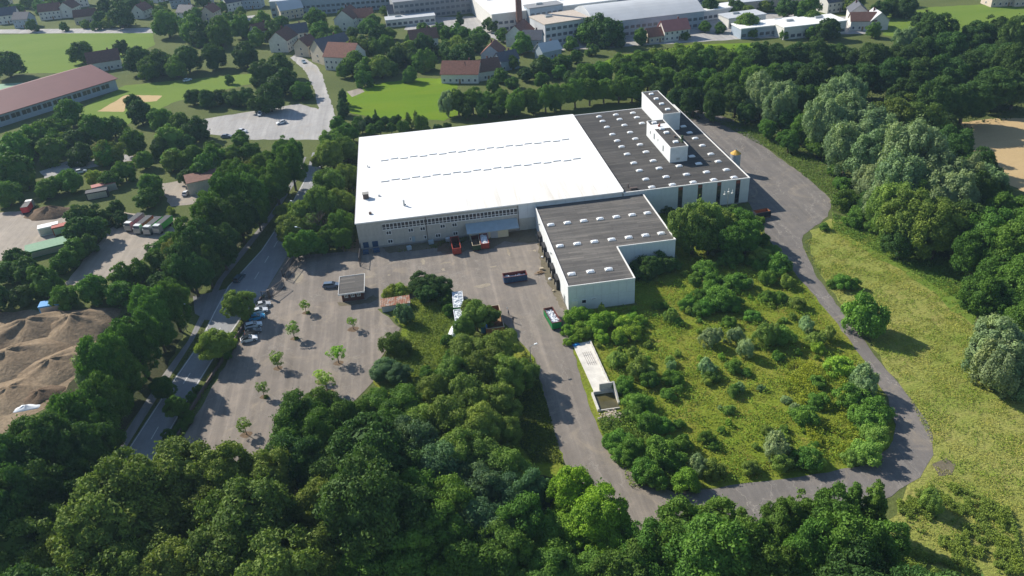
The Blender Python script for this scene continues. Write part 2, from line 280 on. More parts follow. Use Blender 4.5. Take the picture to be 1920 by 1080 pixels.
cen = [(-80, 60), (-73.5, 100), (-64.0, 136), (-60.6, 158), (-57.4, 172), (-54.4, 187), (-50.4, 203), (-47.5, 218.6), (-42.9, 246), (-38.9, 273)]
def walk(pts, s):
    for a, b in zip(pts[:-1], pts[1:]):
        L = math.dist(a, b)
        if s <= L: return (a[0] + (b[0] - a[0]) * s / L, a[1] + (b[1] - a[1]) * s / L)
        s -= L
    return None
s = 4
while walk(cen, s + 4):
    line([walk(cen, s), walk(cen, s + 4)], .2); s += 9.5
# far surfaces
street = px([(574, 262), (606, 262), (640, 255), (632, 225), (616, 180), (604, 140), (592, 122), (556, 100), (545, 108), (572, 132), (588, 165), (598, 205), (560, 195), (370, 225), (380, 250), (470, 262), (560, 262)])
sheet('street', street, .04, M['street'], jit=.4)
sheet('sports_field', px([(-60, 66), (285, 60), (292, 84), (230, 112), (110, 137), (-60, 138)]), .03, M['pitch'], jit=.6)
sheet('tennis_court', px([(-40, 160), (62, 154), (20, 178), (-40, 196)]), .04, M['court'], jit=0)
sheet('lawn', px([(150, 205), (235, 160), (480, 137), (492, 152), (330, 190), (235, 236), (150, 242)]), .03, M['pitch'], jit=.6)
sheet('sand_court', px([(183, 209), (236, 178), (305, 179), (292, 190), (240, 194), (232, 210)]), .04, M['stubble'], jit=.4)
sheet('lush_field', px([(650, 172), (700, 158), (790, 146), (856, 148), (862, 215), (830, 226), (700, 222), (648, 208)]), .04, M['lush'], jit=.6)
sheet('forecourt', px([(650, 172), (676, 165), (684, 172), (660, 182)]), .05, M['gravel'], jit=.1)
sheet('lane', px([(75, 322), (130, 300), (250, 288), (252, 300), (150, 318), (85, 334)]), .04, M['street'], jit=.4)
sheet('gravel_yard', px([(-60, 402), (30, 396), (132, 396), (132, 425), (92, 452), (60, 478), (-60, 500)]), .04, M['gravel'], jit=.5)
sheet('truck_yard', px([(232, 398), (345, 412), (342, 440), (285, 470), (240, 505), (180, 536), (120, 534)]), .04, M['gravel'], jit=.5)
sheet('depot_yard', px([(300, 345), (440, 322), (405, 360), (370, 382), (318, 388)]), .04, M['gravel'], jit=.5)
sheet('sand_pit', px([(-80, 590), (60, 582), (210, 586), (186, 620), (160, 690), (95, 760), (0, 815), (-80, 840)]), .04, M['sand'], jit=.6)
sheet('stubble_field', px([(1760, 262), (1800, 230), (1860, 222), (2100, 218), (2100, 420), (1930, 365), (1860, 330)]), .04, M['stubble'], jit=.6)
sheet('top_meadow', px([(1730, 14), (1850, 8), (2050, -5), (2050, 60), (1800, 62), (1765, 50)]), .03, M['pitch'], jit=.6)
sheet('top_meadow', px([(1655, 22), (1742, 18), (1700, 72), (1655, 66)]), .03, M['pitch'], jit=.6)
sheet('clearing', px([(1125, 118), (1160, 104), (1230, 96), (1290, 84), (1420, 80), (1440, 96), (1250, 120), (1150, 132)]), .03, M['lush'], jit=.6)
sheet('town_road', px([(-60, 56), (300, 52), (480, 28), (500, 36), (310, 62), (-60, 63)]), .035, M['street'], jit=.2)
sheet('works_yard', px([(760, 34), (960, 28), (1380, 22), (1640, 34), (1640, 62), (1380, 74), (1000, 98), (900, 64), (760, 56)]), .03, M['street'], jit=.8)
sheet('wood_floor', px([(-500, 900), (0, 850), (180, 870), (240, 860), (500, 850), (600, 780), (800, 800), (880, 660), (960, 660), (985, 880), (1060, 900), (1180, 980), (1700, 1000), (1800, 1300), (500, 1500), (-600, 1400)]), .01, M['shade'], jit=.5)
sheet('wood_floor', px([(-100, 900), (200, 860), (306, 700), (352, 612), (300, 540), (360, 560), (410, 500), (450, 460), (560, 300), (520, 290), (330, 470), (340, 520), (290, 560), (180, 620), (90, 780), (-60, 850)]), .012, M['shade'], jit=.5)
sheet('nettle_ground', px([(1600, 415), (1690, 448), (1800, 505), (1880, 600), (1830, 620), (1760, 560), (1680, 500), (1590, 455), (1560, 425)]), .04, M['pitch'], jit=.8, smooth=True)
sheet('soil_patch', px([(1752, 872), (1772, 858), (1792, 872), (1784, 892), (1762, 890)]), .06, M['moss'], jit=.4)
sheet('dirt_strip', px([(650, 470), (660, 452), (676, 448), (690, 470), (672, 476)]), .07, M['sand'], jit=.3)
sheet('mossy_ground', [(-14, 213.2), (-13, 209.5), (-4, 208.5), (3, 209), (3.2, 204.5), (9, 203.6), (10, 205), (18, 204), (22, 207.5), (27, 205), (31.4, 204), (32, 213.2)], .058, M['moss'], jit=.5, step=1.2)
sheet('mossy_ground', [(31.9, 205), (31.2, 203), (30.3, 196), (29.8, 190), (29.9, 182), (30.6, 172), (31.2, 166), (32.2, 165), (32.3, 205)], .059, M['moss'], jit=.35, step=1.0, seed=4)
sheet('mossy_ground', [(-26.5, 184.6), (-26, 182.5), (-18, 182.2), (-15, 184.5), (-17, 186), (-18.8, 184)], .062, M['moss'], jit=.3, step=1.0, seed=5)
for k_, (a_, b_, r1, r2) in enumerate(((793, 491, .6, 1.9), (831, 506, .5, .9), (729, 516, .35, .6), (953, 473, .5, 2.2), (836, 493, 1.6, .5), (905, 536, 2.2, .9), (690, 520, 1.2, .5), (560, 520, 1.4, 3.2), (925, 500, 1.2, .4), (1003, 470, .4, .8))):
    x, y = at(a_, b_); sheet('spalled_patch', [(x + r1 * math.cos(t * .628), y + r2 * math.sin(t * .628)) for t in range(10)], .061 + k_ * .0006, M['dust'], jit=.3, step=.5, seed=k_)
sheet('dirt_ramp', [(2, 206), (6, 206), (5.6, 213), (2, 213)], .066, M['soil'], jit=.3)
sheet('overgrown_ground', [(-13, 177.5), (-3, 184), (2, 184.5), (6.5, 180), (6.5, 160), (15, 160), (17.5, 158.5), (20.3, 148), (20.2, 108), (0, 118), (-14, 140), (-17, 150), (-12, 160), (-9, 168)], .07, M['meadow'], jit=.5)

# ------------------------------------------------------------------ foliage meshes
def leaf_mesh(name, P, N, size, tint, droop=0.0, slim=.62):
    n = len(P); N = N / (np.linalg.norm(N, axis=1, keepdims=True) + 1e-9)
    a = rng.normal(size=(n, 3)); 
    if droop: a[:, 2] -= droop
    u = a - (a * N).sum(1, keepdims=True) * N; u /= np.linalg.norm(u, axis=1, keepdims=True) + 1e-9
    w = np.cross(N, u); s_ = size * rng.uniform(.55, 1.45, (n, 1)); el = 1.0 + .35 * (droop > 0)
    V = np.stack([P - u * s_ * el, P + w * s_ * slim, P + u * s_ * el, P - w * s_ * slim], 1).reshape(-1, 3)
    me = bpy.data.meshes.new(name); me.vertices.add(4 * n); me.vertices.foreach_set('co', V.astype(np.float32).ravel())
    me.loops.add(4 * n); me.loops.foreach_set('vertex_index', np.arange(4 * n, dtype=np.int32)); me.polygons.add(n)
    me.polygons.foreach_set('loop_start', np.arange(0, 4 * n, 4, dtype=np.int32)); me.polygons.foreach_set('loop_total', np.full(n, 4, dtype=np.int32))
    at_ = me.attributes.new('tint', 'FLOAT', 'POINT'); at_.data.foreach_set('value', np.repeat(tint, 4).astype(np.float32))
    me.update(calc_edges=True); me.materials.append(LEAF); return me
def crown(name, nc, per, leaf, zc, squash, rc=(.24, .36), zmin=-.6, shape='dome', droop=0, jitter=.55, fill=.72):
    k = rng.uniform(0, 6.28, 6)
    D = []
    while len(D) < nc:
        d = rng.normal(size=3); d /= np.linalg.norm(d)
        if d[2] > zmin and (not D or min(np.linalg.norm(d - e) for e in D[-60:]) > 1.25 / math.sqrt(nc)): D.append(d)
        elif rng.random() < .05 and d[2] > zmin: D.append(d)
    D = np.array(D); az = np.arctan2(D[:, 1], D[:, 0])
    lump = 1 + .15 * np.sin(2 * az + k[0]) + .13 * np.sin(3 * az + k[1] + 2 * D[:, 2]) + .10 * np.sin(5 * D[:, 2] + k[2] + az) + rng.uniform(-.16, .16, nc)
    C = D * (fill * lump)[:, None]
    if shape == 'cone':
        t = (D[:, 2] - zmin) / (1 - zmin); t = rng.uniform(0, 1, nc) ** 1.15; C = np.stack([np.cos(az) * .74 * (1 - t) ** .7 * lump, np.sin(az) * .74 * (1 - t) ** .7 * lump, -1 + 2 * t], 1) * np.array([1, 1, 1]); 
    C = C * np.array([1, 1, squash]) ; R = rng.uniform(rc[0], rc[1], nc)
    if shape == 'cone': R = R * (1.15 - .5 * (C[:, 2] / squash + 1) / 2)
    P, N, T = [], [], []
    for i in range(nc):
        m_ = int(per * (R[i] / np.mean(rc)) ** 2); u = rng.normal(size=(m_, 3)); u /= np.linalg.norm(u, axis=1, keepdims=True)
        out = C[i] / (np.linalg.norm(C[i]) + 1e-6) + np.array([0, 0, .35]); s_ = u @ out; u[s_ < -.25] *= -1
        sub = 1 + .22 * np.sin(u[:, 0] * 7 + k[3] + i) * np.sin(u[:, 1] * 7 + k[4] * i) * np.sin(u[:, 2] * 6 + i)
        r = R[i] * sub * rng.uniform(.72, 1.06, m_) * np.where(rng.random(m_) < .09, rng.uniform(1.05, 1.5, m_), 1)
        el = np.array([1, 1, .8]) if droop == 0 else np.array([.85, .85, 1.35])
        P.append(C[i] + u * r[:, None] * el); N.append(u + rng.normal(size=(m_, 3)) * jitter); T.append(np.clip(np.full(m_, .5 + rng.normal() * .2) + rng.normal(size=m_) * .11 + .1 * (u[:, 2]), 0, 1))
    q = int(nc * per * .05); u = rng.normal(size=(q, 3)); u /= np.linalg.norm(u, axis=1, keepdims=True)
    P = np.concatenate(P); N = np.concatenate(N); T = np.concatenate(T); S = np.full((len(P), 1), leaf)
    inner_ = u * .58 * np.array([1, 1, squash]) * rng.uniform(.8, 1.1, (q, 1))
    if shape == 'cone': inner_[:, :2] *= (.75 - .3 * inner_[:, 2:] / squash)
    P = np.concatenate([P, inner_]); N = np.concatenate([N, u]); T = np.concatenate([T, np.full(q, .35)]); S = np.concatenate([S, np.full((q, 1), leaf * 3.2)])
    P[:, 2] += zc; P[:, 2] = np.maximum(P[:, 2], .03)
    return leaf_mesh(name, P, N, S, T, droop)
def trunk_mesh(name, h, r, n=5, spread=.5, seed=0, bare=False):
    q = random.Random(seed); mb = MB(); top = (q.uniform(-.06, .06), q.uniform(-.06, .06), h * .55); mb.tube((0, 0, -.05), top, r, r * .7, 7)
    for i in range(n):
        a = 6.283 * i / n + q.uniform(-.4, .4); e = (math.cos(a) * spread * q.uniform(.7, 1.1), math.sin(a) * spread * q.uniform(.7, 1.1), h * q.uniform(.75, 1.0))
        st = Vector(top) * q.uniform(.75, 1); mb.tube(st, e, r * .5, r * .15, 5)
        if bare:
            for j in range(9):
                t = q.uniform(.3, .95); s0 = st.lerp(Vector(e), t); s1 = s0 + Vector((q.uniform(-.4, .4), q.uniform(-.4, .4), q.uniform(.05, .5))); mb.tube(s0, s1, r * .16, r * .04, 4, False)
                for kk in range(5): s2 = s0.lerp(s1, q.uniform(.3, 1)); mb.tube(s2, s2 + Vector((q.uniform(-.22, .22), q.uniform(-.22, .22), q.uniform(0, .25))), r * .07, r * .02, 3, False)
    return mb.mesh(name, BARK)
# kind: crown variants, trunk, height of crown centre (crown radius = 1)
F = {}
F['broad'] = ([crown('crown', 105, 280, .033, 1.25, .98, (.12, .28), -.8, jitter=.68) for _ in range(6)], trunk_mesh('trunk', 1.8, .085, 6, .5, 1), 1.25)
F['round'] = ([crown('crown', 52, 430, .034, 1.22, .97, (.18, .33), -.75, jitter=.48) for _ in range(3)], trunk_mesh('trunk', 1.7, .07, 6, .5, 2), 1.22)
F['willow'] = ([crown('crown', 80, 280, .032, 1.35, 1.1, (.15, .28), -.85, droop=1.1, jitter=.5) for _ in range(3)], trunk_mesh('trunk', 2.0, .09, 6, .5, 3), 1.35)
F['tall'] = ([crown('crown', 95, 190, .042, 2.1, 1.7, (.15, .30), -1, 'cone', jitter=.7) for _ in range(3)], trunk_mesh('trunk', 3.4, .07, 6, .35, 4), 2.1)
F['shrub'] = ([crown('crown', 34, 200, .05, .55, .75, (.2, .36), -.5, jitter=.6) for _ in range(5)], trunk_mesh('trunk', .9, .05, 5, .4, 5), .55)
F['wshrub'] = ([crown('crown', 34, 220, .045, .8, 1.05, (.18, .34), -.7, droop=-.9, jitter=.5) for _ in range(4)], trunk_mesh('trunk', 1.2, .05, 5, .4, 6), .8)
F['far'] = ([crown('crown', 42, 150, .07, .92, .97, (.2, .38), -.85) for _ in range(4)], trunk_mesh('trunk', 1.7, .08, 4, .4, 7), .92)
F['farcone'] = ([crown('crown', 30, 80, .11, 1.9, 1.6, (.24, .36), -1, 'cone')], trunk_mesh('trunk', 3, .07, 4, .3, 8), 1.9)
F['sapling'] = ([crown('crown', 20, 52, .075, 1.9, .95, (.2, .36), -.8, jitter=.8, fill=.78) for _ in range(4)], trunk_mesh('trunk', 2.6, .07, 5, .5, 9), 1.9)
F['bare'] = ([trunk_mesh('crown', 2.3, .06, 9, .8, 10, True)], trunk_mesh('trunk', 1.2, .08, 3, .1, 11), 1.5)
COLR = {'olive': (0.124, 0.168, 0.036), 'midgreen': (0.085, 0.160, 0.026), 'dark': (0.055, 0.105, 0.026), 'grey': (0.165, 0.225, 0.105), 'bright': (0.175, 0.31, 0.03), 'light': (0.145, 0.205, 0.042), 'fresh': (0.15, 0.235, 0.028), 'yellow': (0.22, 0.27, 0.045), 'bluegreen': (0.085, 0.145, 0.065), 'brown': (0.18, 0.14, 0.09), 'rust': (0.17, 0.175, 0.05)}
CNAME = {'olive': 'olive green', 'midgreen': 'mid green', 'dark': 'dark green', 'grey': 'silvery grey green', 'bright': 'bright yellow green', 'light': 'light green', 'fresh': 'fresh green', 'yellow': 'yellowish', 'bluegreen': 'bluish green', 'brown': 'brown bare', 'rust': 'rusty green'}
REG = {}
HOUSE_SPOTS = [(20, 42), (50, 50), (100, 34), (135, 30), (165, 42), (150, 12), (65, 8), (270, 32), (340, 12), (355, 36), (398, 36), (440, 18), (475, 14), (495, 72), (535, 92), (560, 78), (577, 102), (546, 32), (625, 112), (650, 126), (655, 52), (682, 48), (750, 36), (795, 86), (868, 150), (905, 146), (926, 118), (950, 128), (976, 82), (1000, 92), (1028, 108), (1262, 72), (1232, 76), (1605, 40), (1640, 52), (1614, 54), (1560, 20), (1875, 8), (1912, 8), (300, 2), (230, -4), (390, 8), (10, 12), (650, 14), (850, 14), (1015, 28), (1050, 72), (1020, 50), (1195, 50), (1130, 18), (1255, 12), (1300, 14), (1440, 62), (1512, 62), (1480, 10), (1390, 45), (770, 44), (1345, 30), (80, 30), (1015, 10), (1015, 45), (1040, 30), (990, 30), (850, 25), (620, 20), (680, 20), (1180, 30), (1220, 50), (740, 200)]
def plant(x, y, R, fam, col, region, hs=1.0):
    v, tm, zc = F[fam]; i = rng.integers(len(v)); shrub = fam in ('shrub', 'wshrub')
    name = {'willow': 'willow_tree', 'tall': 'alder_tree', 'shrub': 'shrub', 'wshrub': 'willow_shrub', 'sapling': 'young_tree', 'bare': 'bare_tree', 'farcone': 'conifer_tree', 'far': 'far_tree', 'round': 'round_tree'}.get(fam, 'broadleaf_tree')  # round and far are broadleaf trees too, split by crown mesh, not species
    root = empty(name, (x, y, 0), rng.uniform(0, 6.28)); root.scale = (R, R * rng.uniform(.92, 1.08), R * hs)
    c = link_mesh('crown', v[i], root); t = link_mesh('trunk', tm, root)
    b = np.array(COLR[col]) * 1.2 * rng.uniform(.8, 1.22) * (1.3 if region in ('meadow', 'slabside', 'hallside') and shrub else 1) * (1.5 if fam == 'sapling' else 1); b[0] *= rng.uniform(.82, 1.08) if col != 'olive' else rng.uniform(.85, 1.08); c.color = (*[min(.6, float(q)) for q in b], 1)
    REG.setdefault(region, []).append((root, R, fam, col, x, y)); return root
def tree_px(cx, cy, r, fam='broad', col='midgreen', region='', hs=1.0):
    zc = F[fam][2]; x, y = at(cx, cy); R = r * dist(x, y) / FPX
    for _ in range(4): x, y = at(cx, cy, zc * R * hs); R = r * dist(x, y, zc * R * hs) / FPX
    return plant(x, y, R, fam, col, region, hs)
def cx_big(t): return t[0] > 1860 and t[1] > 600
def batch(region, spec):
    tall_ = (1.2, 1.5) if region == 'roadwood' else (.86, 1.2)
    for fam, col, L in spec:
        for t in L:
            tree_px(t[0], t[1], t[2] * (rng.uniform(.85, 1.4) if region == 'fore' and fam == 'broad' and col != 'bright' else (.86 if cx_big(t) else 1.12) if fam == 'willow' else .88 if region == 'depot' else 1), fam, t[4] if len(t) > 4 else col, region, t[3] if len(t) > 3 and t[3] else rng.uniform(*tall_))

batch('fore', [
 ('broad', 'olive', [(245, 935, 68), (330, 905, 62), (190, 1000, 62), (425, 905, 55), (290, 985, 62), (500, 905, 48), (375, 975, 60), (455, 990, 66), (430, 1065, 66), (330, 1070, 62), (240, 1075, 60), (105, 1060, 55), (20, 1040, 52), (600, 1040, 64), (520, 1085, 60), (600, 950, 52)]),
 ('broad', 'dark', [(690, 850, 72), (620, 890, 55), (770, 880, 62), (690, 950, 66), (770, 980, 62), (560, 870, 50)]),
 ('round', 'midgreen', [(565, 790, 50), (545, 835, 46), (600, 765, 38), (650, 790, 40), (705, 775, 42), (755, 765, 40), (600, 820, 45), (730, 800, 45), (790, 930, 50), (850, 960, 52), (830, 1010, 60)]),
 ('round', 'light', [(893, 590, 28, 1.1), (884, 578, 18), (872, 612, 22), (918, 592, 20), (940, 650, 34), (876, 655, 34), (905, 690, 38), (950, 705, 36), (985, 700, 26), (850, 705, 36), (815, 735, 36), (880, 740, 40), (935, 755, 38), (845, 785, 44), (905, 800, 42), (795, 795, 40), (950, 810, 30), (905, 855, 42), (860, 850, 45), (950, 880, 42)]),
 ('round', 'bluegreen', [(830, 880, 55), (780, 830, 44), (905, 925, 48), (960, 940, 46), (1000, 925, 38), (905, 985, 55)]),
 ('round', 'midgreen', [(985, 985, 50), (950, 1045, 58), (870, 1060, 60), (760, 1060, 62), (690, 1040, 60), (1035, 1010, 44), (1030, 1075, 52), (1110, 1075, 48)]),
 ('broad', 'bright', [(1070, 925, 46, 1.15), (1125, 975, 56, 1.1), (1150, 1020, 46), (1080, 990, 46)]),
 ('broad', 'midgreen', [(1215, 1030, 48), (1275, 1010, 44), (1330, 985, 44), (1330, 1050, 62), (1395, 1040, 50), (1250, 1080, 50), (1175, 1075, 45), (1430, 1080, 50)]),
 ('broad', 'midgreen', [(1462, 985, 32, 1.3), (1505, 972, 30, 1.35), (1562, 980, 36, 1.3), (1530, 1035, 44, 1.3), (1590, 1035, 46, 1.25), (1480, 1055, 40, 1.2), (1650, 1030, 42, 1.25)]), ('tall', 'midgreen', [(1600, 945, 28), (1640, 945, 30), (1540, 950, 24), (1425, 1010, 26)]),
 ('broad', 'dark', [(1710, 1130, 50), (1600, 1110, 60), (1780, 1180, 60), (-40, 960, 60), (60, 1150, 60), (1860, 1250, 60)]),
])
batch('roadwood', [
 ('broad', 'midgreen', [(200, 690, 42), (285, 585, 36), (322, 572, 30), (250, 640, 42), (296, 620, 30), (328, 545, 22), (228, 700, 38), (145, 790, 46), (195, 755, 40), (178, 815, 36)]),
 ('broad', 'dark', [(90, 850, 54), (40, 880, 54), (130, 880, 46), (170, 850, 44), (60, 945, 55), (120, 930, 46), (10, 970, 55), (-20, 900, 52), (150, 900, 36), (50, 1000, 44), (110, 985, 40), (185, 855, 34)]),
 ('willow', 'grey', [(185, 700, 34)]),
 ('broad', 'dark', [(345, 495, 36), (380, 462, 36), (358, 508, 30), (410, 420, 36), (412, 458, 30), (386, 496, 26), (445, 405, 32)]),
 ('broad', 'midgreen', [(355, 450, 32), (395, 410, 34), (430, 375, 34), (474, 368, 30), (480, 398, 22), (514, 340, 28), (460, 345, 30), (545, 310, 28), (500, 320, 28), (552, 282, 18), (530, 285, 22), (440, 330, 26)]),
 ('broad', 'rust', [(480, 325, 22), (330, 470, 22)]),
])
batch('gapwood', [
 ('broad', 'light', [(545, 430, 30), (565, 400, 28), (535, 400, 20), (618, 345, 34), (600, 380, 30), (640, 380, 26), (650, 330, 24), (620, 290, 26), (600, 300, 18), (625, 265, 22), (650, 280, 22), (585, 420, 22)]),
 ('broad', 'midgreen', [(640, 420, 24), (655, 380, 18), (640, 448, 20), (660, 340, 16), (575, 455, 24), (650, 250, 18), (632, 232, 14), (610, 445, 20), (555, 460, 22), (600, 462, 16)]),
 ('bare', 'brown', [(592, 415, 22), (615, 425, 20), (575, 432, 15)]),
])
batch('behind', [
 ('farcone', 'dark', [(644, 180, 9), (641, 200, 10), (639, 218, 9)]),
 ('broad', 'midgreen', [(660, 245, 14), (672, 232, 12), (696, 243, 12), (712, 238, 11), (733, 240, 10), (790, 230, 13), (756, 238, 12), (640, 255, 14)]),
 ('broad', 'dark', [(690, 228, 10), (705, 226, 10), (722, 226, 10), (742, 226, 10), (800, 243, 9), (820, 240, 9), (838, 238, 9)]),
 ('tall', 'light', [(765, 225, 9), (780, 222, 9), (704, 212, 4)]),
 ('willow', 'grey', [(678, 236, 9), (838, 192, 15), (1430, 180, 30), (1465, 195, 28)]),
 ('broad', 'midgreen', [(858, 190, 20), (885, 186, 21), (912, 190, 20), (940, 188, 20), (968, 190, 20), (995, 185, 21), (1022, 182, 21), (1050, 178, 21), (1078, 172, 22), (1105, 170, 22), (1132, 168, 22), (1160, 165, 22), (1185, 165, 20),
                         (1100, 140, 22), (1130, 138, 22), (1165, 122, 22), (1200, 118, 22), (1180, 145, 22), (1215, 145, 22), (1245, 118, 22), (1285, 115, 24), (1325, 115, 24), (1250, 150, 24), (1285, 155, 24), (1320, 155, 24), (1360, 120, 24), (1355, 160, 26), (1390, 135, 26)]),
 ('broad', 'dark', [(1075, 150, 18), (875, 207, 13), (905, 207, 13), (935, 205, 13), (965, 204, 13), (1000, 200, 13), (1040, 196, 13), (1300, 190, 24), (1340, 195, 24), (1380, 185, 24), (1270, 185, 20), (1400, 210, 20), (1235, 170, 16)]),
 ('round', 'fresh', [(1225, 105, 14), (1270, 98, 14), (1305, 95, 13), (1350, 100, 14), (1390, 100, 14)]),
])
batch('rightwood', [
 ('broad', 'dark', [(1420, 108, 26), (1455, 112, 26), (1490, 108, 26), (1530, 105, 26), (1565, 108, 26), (1600, 112, 26), (1640, 112, 28), (1690, 110, 28), (1735, 100, 28), (1755, 60, 30), (1780, 95, 28), (1830, 70, 28), (1870, 62, 26), (1905, 72, 28), (1860, 110, 32), (1900, 125, 32),
                    (1480, 145, 28), (1525, 145, 28), (1575, 150, 28), (1620, 150, 28), (1670, 145, 30), (1720, 145, 32), (1775, 140, 32), (1820, 130, 30), (1760, 190, 34), (1810, 190, 34), (1700, 180, 28), (1860, 165, 34), (1905, 165, 30), (1500, 185, 26), (1480, 225, 24), (1772, 235, 22)]),
 ('willow', 'grey', [(1695, 80, 18)]),
 ('broad', 'midgreen', [(1450, 150, 24), (1415, 150, 24), (1545, 185, 22), (1480, 262, 20), (1440, 240, 18), (1510, 240, 26), (1535, 270, 22)]),
 ('willow', 'grey', [(1575, 185, 32), (1555, 230, 34), (1600, 225, 36), (1640, 250, 36), (1590, 275, 34), (1640, 300, 38), (1700, 290, 44), (1690, 340, 44), (1755, 330, 44), (1730, 300, 40), (1640, 345, 30), (1780, 370, 36), (1812, 345, 30), (1655, 372, 28), (1850, 345, 24)]),
 ('broad', 'olive', [(1675, 225, 38), (1720, 235, 42), (1740, 275, 30)]),
 ('willow', 'grey', [(1790, 330, 26, 0, 'olive'), (1670, 390, 34, 0, 'light')]),
 ('broad', 'light', [(1710, 410, 44), (1760, 425, 44), (1740, 375, 36)]),
 ('broad', 'dark', [(1790, 275, 32), (1838, 312, 28), (1862, 356, 28), (1830, 365, 34), (1810, 420, 40), (1690, 450, 30), (1640, 380, 26)]),
 ('broad', 'midgreen', [(1850, 440, 42), (1830, 475, 36), (1890, 400, 36), (1905, 470, 44), (1960, 420, 50), (1880, 520, 44), (1930, 540, 50), (1845, 560, 36), (1890, 580, 38), (1935, 610, 40), (1980, 500, 50)]),
 ('willow', 'grey', [(1875, 655, 55), (1925, 690, 40)]), ('wshrub', 'grey', [(1868, 695, 40), (1840, 680, 26), (1900, 715, 30)]),
 ('shrub', 'midgreen', [(1590, 375, 26), (1580, 345, 18), (1545, 285, 16), (1620, 400, 22), (1600, 415, 16), (1480, 255, 15), (1530, 255, 16), (1510, 265, 14), (1450, 230, 12), (1640, 425, 16), (1560, 300, 12), (1565, 320, 12)]),
])
Z6 = lambda L: [(1200 + a[0] * .3704, 540 + a[1] * .3704, a[2] * .3704, *a[3:]) for a in L]
Z8 = lambda L: [(940 + a[0] * .3147, 560 + a[1] * .3147, a[2] * .3147, *a[3:]) for a in L]
Z7 = lambda L: [(1300 + a[0] * .3704, 240 + a[1] * .3704, a[2] * .3704, *a[3:]) for a in L]
batch('meadow', [
 ('wshrub', 'grey', Z6([(360, 255, 56), (485, 245, 42), (535, 310, 48), (335, 400, 44), (160, 395, 26), (505, 505, 26), (690, 810, 68), (300, 900, 50), (845, 190, 40), (640, 245, 60, 0, 'light'), (955, 235, 38, 0, 'light'), (1140, 480, 66), (285, 900, 40), (155, 145, 32, 0, 'light'), (890, 265, 44, 0, 'light')])),
 ('shrub', 'light', Z6([(1150, 830, 70), (1190, 745, 66), (1010, 400, 62, 0, 'fresh'), (790, 80, 40), (860, 860, 60), (720, 880, 55), (640, 720, 30), (560, 910, 42), (230, 980, 70, 0, 'fresh'), (1080, 860, 50), (715, 45, 32), (360, 435, 30), (900, 305, 34, 0, 'fresh'), (370, 920, 60), (770, 830, 30), (560, 910, 36)])),
 ('shrub', 'midgreen', Z6([(705, 245, 66), (1080, 560, 74), (1190, 620, 72), (1110, 650, 60), (1170, 690, 64), (900, 570, 46), (840, 650, 60), (895, 480, 42), (340, 760, 42), (380, 800, 28), (850, 870, 66), (100, 830, 76), (170, 880, 66), (40, 930, 66), (60, 680, 52), (110, 700, 48), (30, 590, 44), (140, 540, 40), (180, 465, 42), (415, 720, 22), (470, 400, 40), (330, 100, 46), (400, 60, 70), (250, 70, 40), (655, 45, 34), (570, 145, 40), (450, 175, 36), (365, 450, 40), (540, 430, 26), (90, 980, 50), (190, 170, 24), (120, 90, 26), (880, 800, 26), (730, 715, 26), (195, 690, 30), (700, 350, 30)])),
])
batch('slabside', [
 ('shrub', 'fresh', Z8([(430, 110, 62), (500, 95, 55), (560, 160, 70), (480, 190, 62), (400, 190, 46), (640, 130, 62), (720, 150, 62), (780, 200, 62), (700, 230, 52), (440, 240, 36), (830, 130, 42), (600, 230, 46), (395, 260, 28), (780, 110, 40)])),
 ('wshrub', 'light', Z8([(595, 75, 32, 1.4), (690, 370, 58), (790, 330, 44), (820, 420, 66), (1005, 370, 36), (1005, 105, 38)])),
 ('shrub', 'midgreen', Z8([(1010, 470, 50), (860, 380, 40), (700, 250, 40), (735, 520, 64), (800, 620, 76), (790, 680, 60), (870, 740, 70), (700, 840, 76), (780, 880, 70), (930, 920, 84), (1010, 960, 62), (850, 1030, 82), (700, 920, 60), (960, 760, 60), (1060, 145, 28), (1090, 40, 42), (1180, 70, 52), (1080, 870, 60), (650, 860, 50), (740, 960, 50), (880, 480, 60)])),
 ('broad', 'dark', Z8([(900, -195, 60), (960, -205, 50), (880, -150, 40)])),
 ('shrub', 'dark', [(1215, 500, 24), (1235, 495, 26), (1252, 498, 20), (1205, 515, 18), (1195, 500, 14)]),
])
batch('hallside', [
 ('willow', 'light', [(1300, 428, 36, 1.0), (1325, 415, 32, 1.0), (1278, 415, 20)]),
 ('broad', 'light', [(1350, 422, 36, .9)]),
 ('broad', 'midgreen', [(1388, 420, 32, .9), (1366, 412, 28, .9), (1400, 440, 30), (1375, 450, 30), (1330, 445, 30)]),
 ('shrub', 'light', Z7([(470, 780, 38), (340, 650, 50), (270, 605, 26), (530, 890, 40), (400, 620, 34)])),
 ('shrub', 'midgreen', Z7([(345, 570, 40), (190, 660, 56), (430, 700, 62), (380, 760, 44), (220, 785, 62), (100, 830, 60), (150, 870, 62), (60, 720, 60), (30, 850, 40), (60, 910, 44), (370, 860, 36), (440, 860, 34), (200, 890, 50), (10, 770, 40), (100, 770, 50), (300, 950, 30), (330, 470, 30), (290, 680, 30), (340, 700, 36)])),
 ('shrub', 'midgreen', [(1545, 426, 9), (1580, 530, 16), (1598, 533, 13), (1562, 532, 10)]),
 ('shrub', 'midgreen', [(1624, 598, 34, 1.5)]),
 ('shrub', 'dark', [(1248, 392, 10), (1236, 388, 8), (1258, 398, 9)]),
 ('wshrub', 'light', [(1745, 942, 20), (1385, 975, 18)]),
])
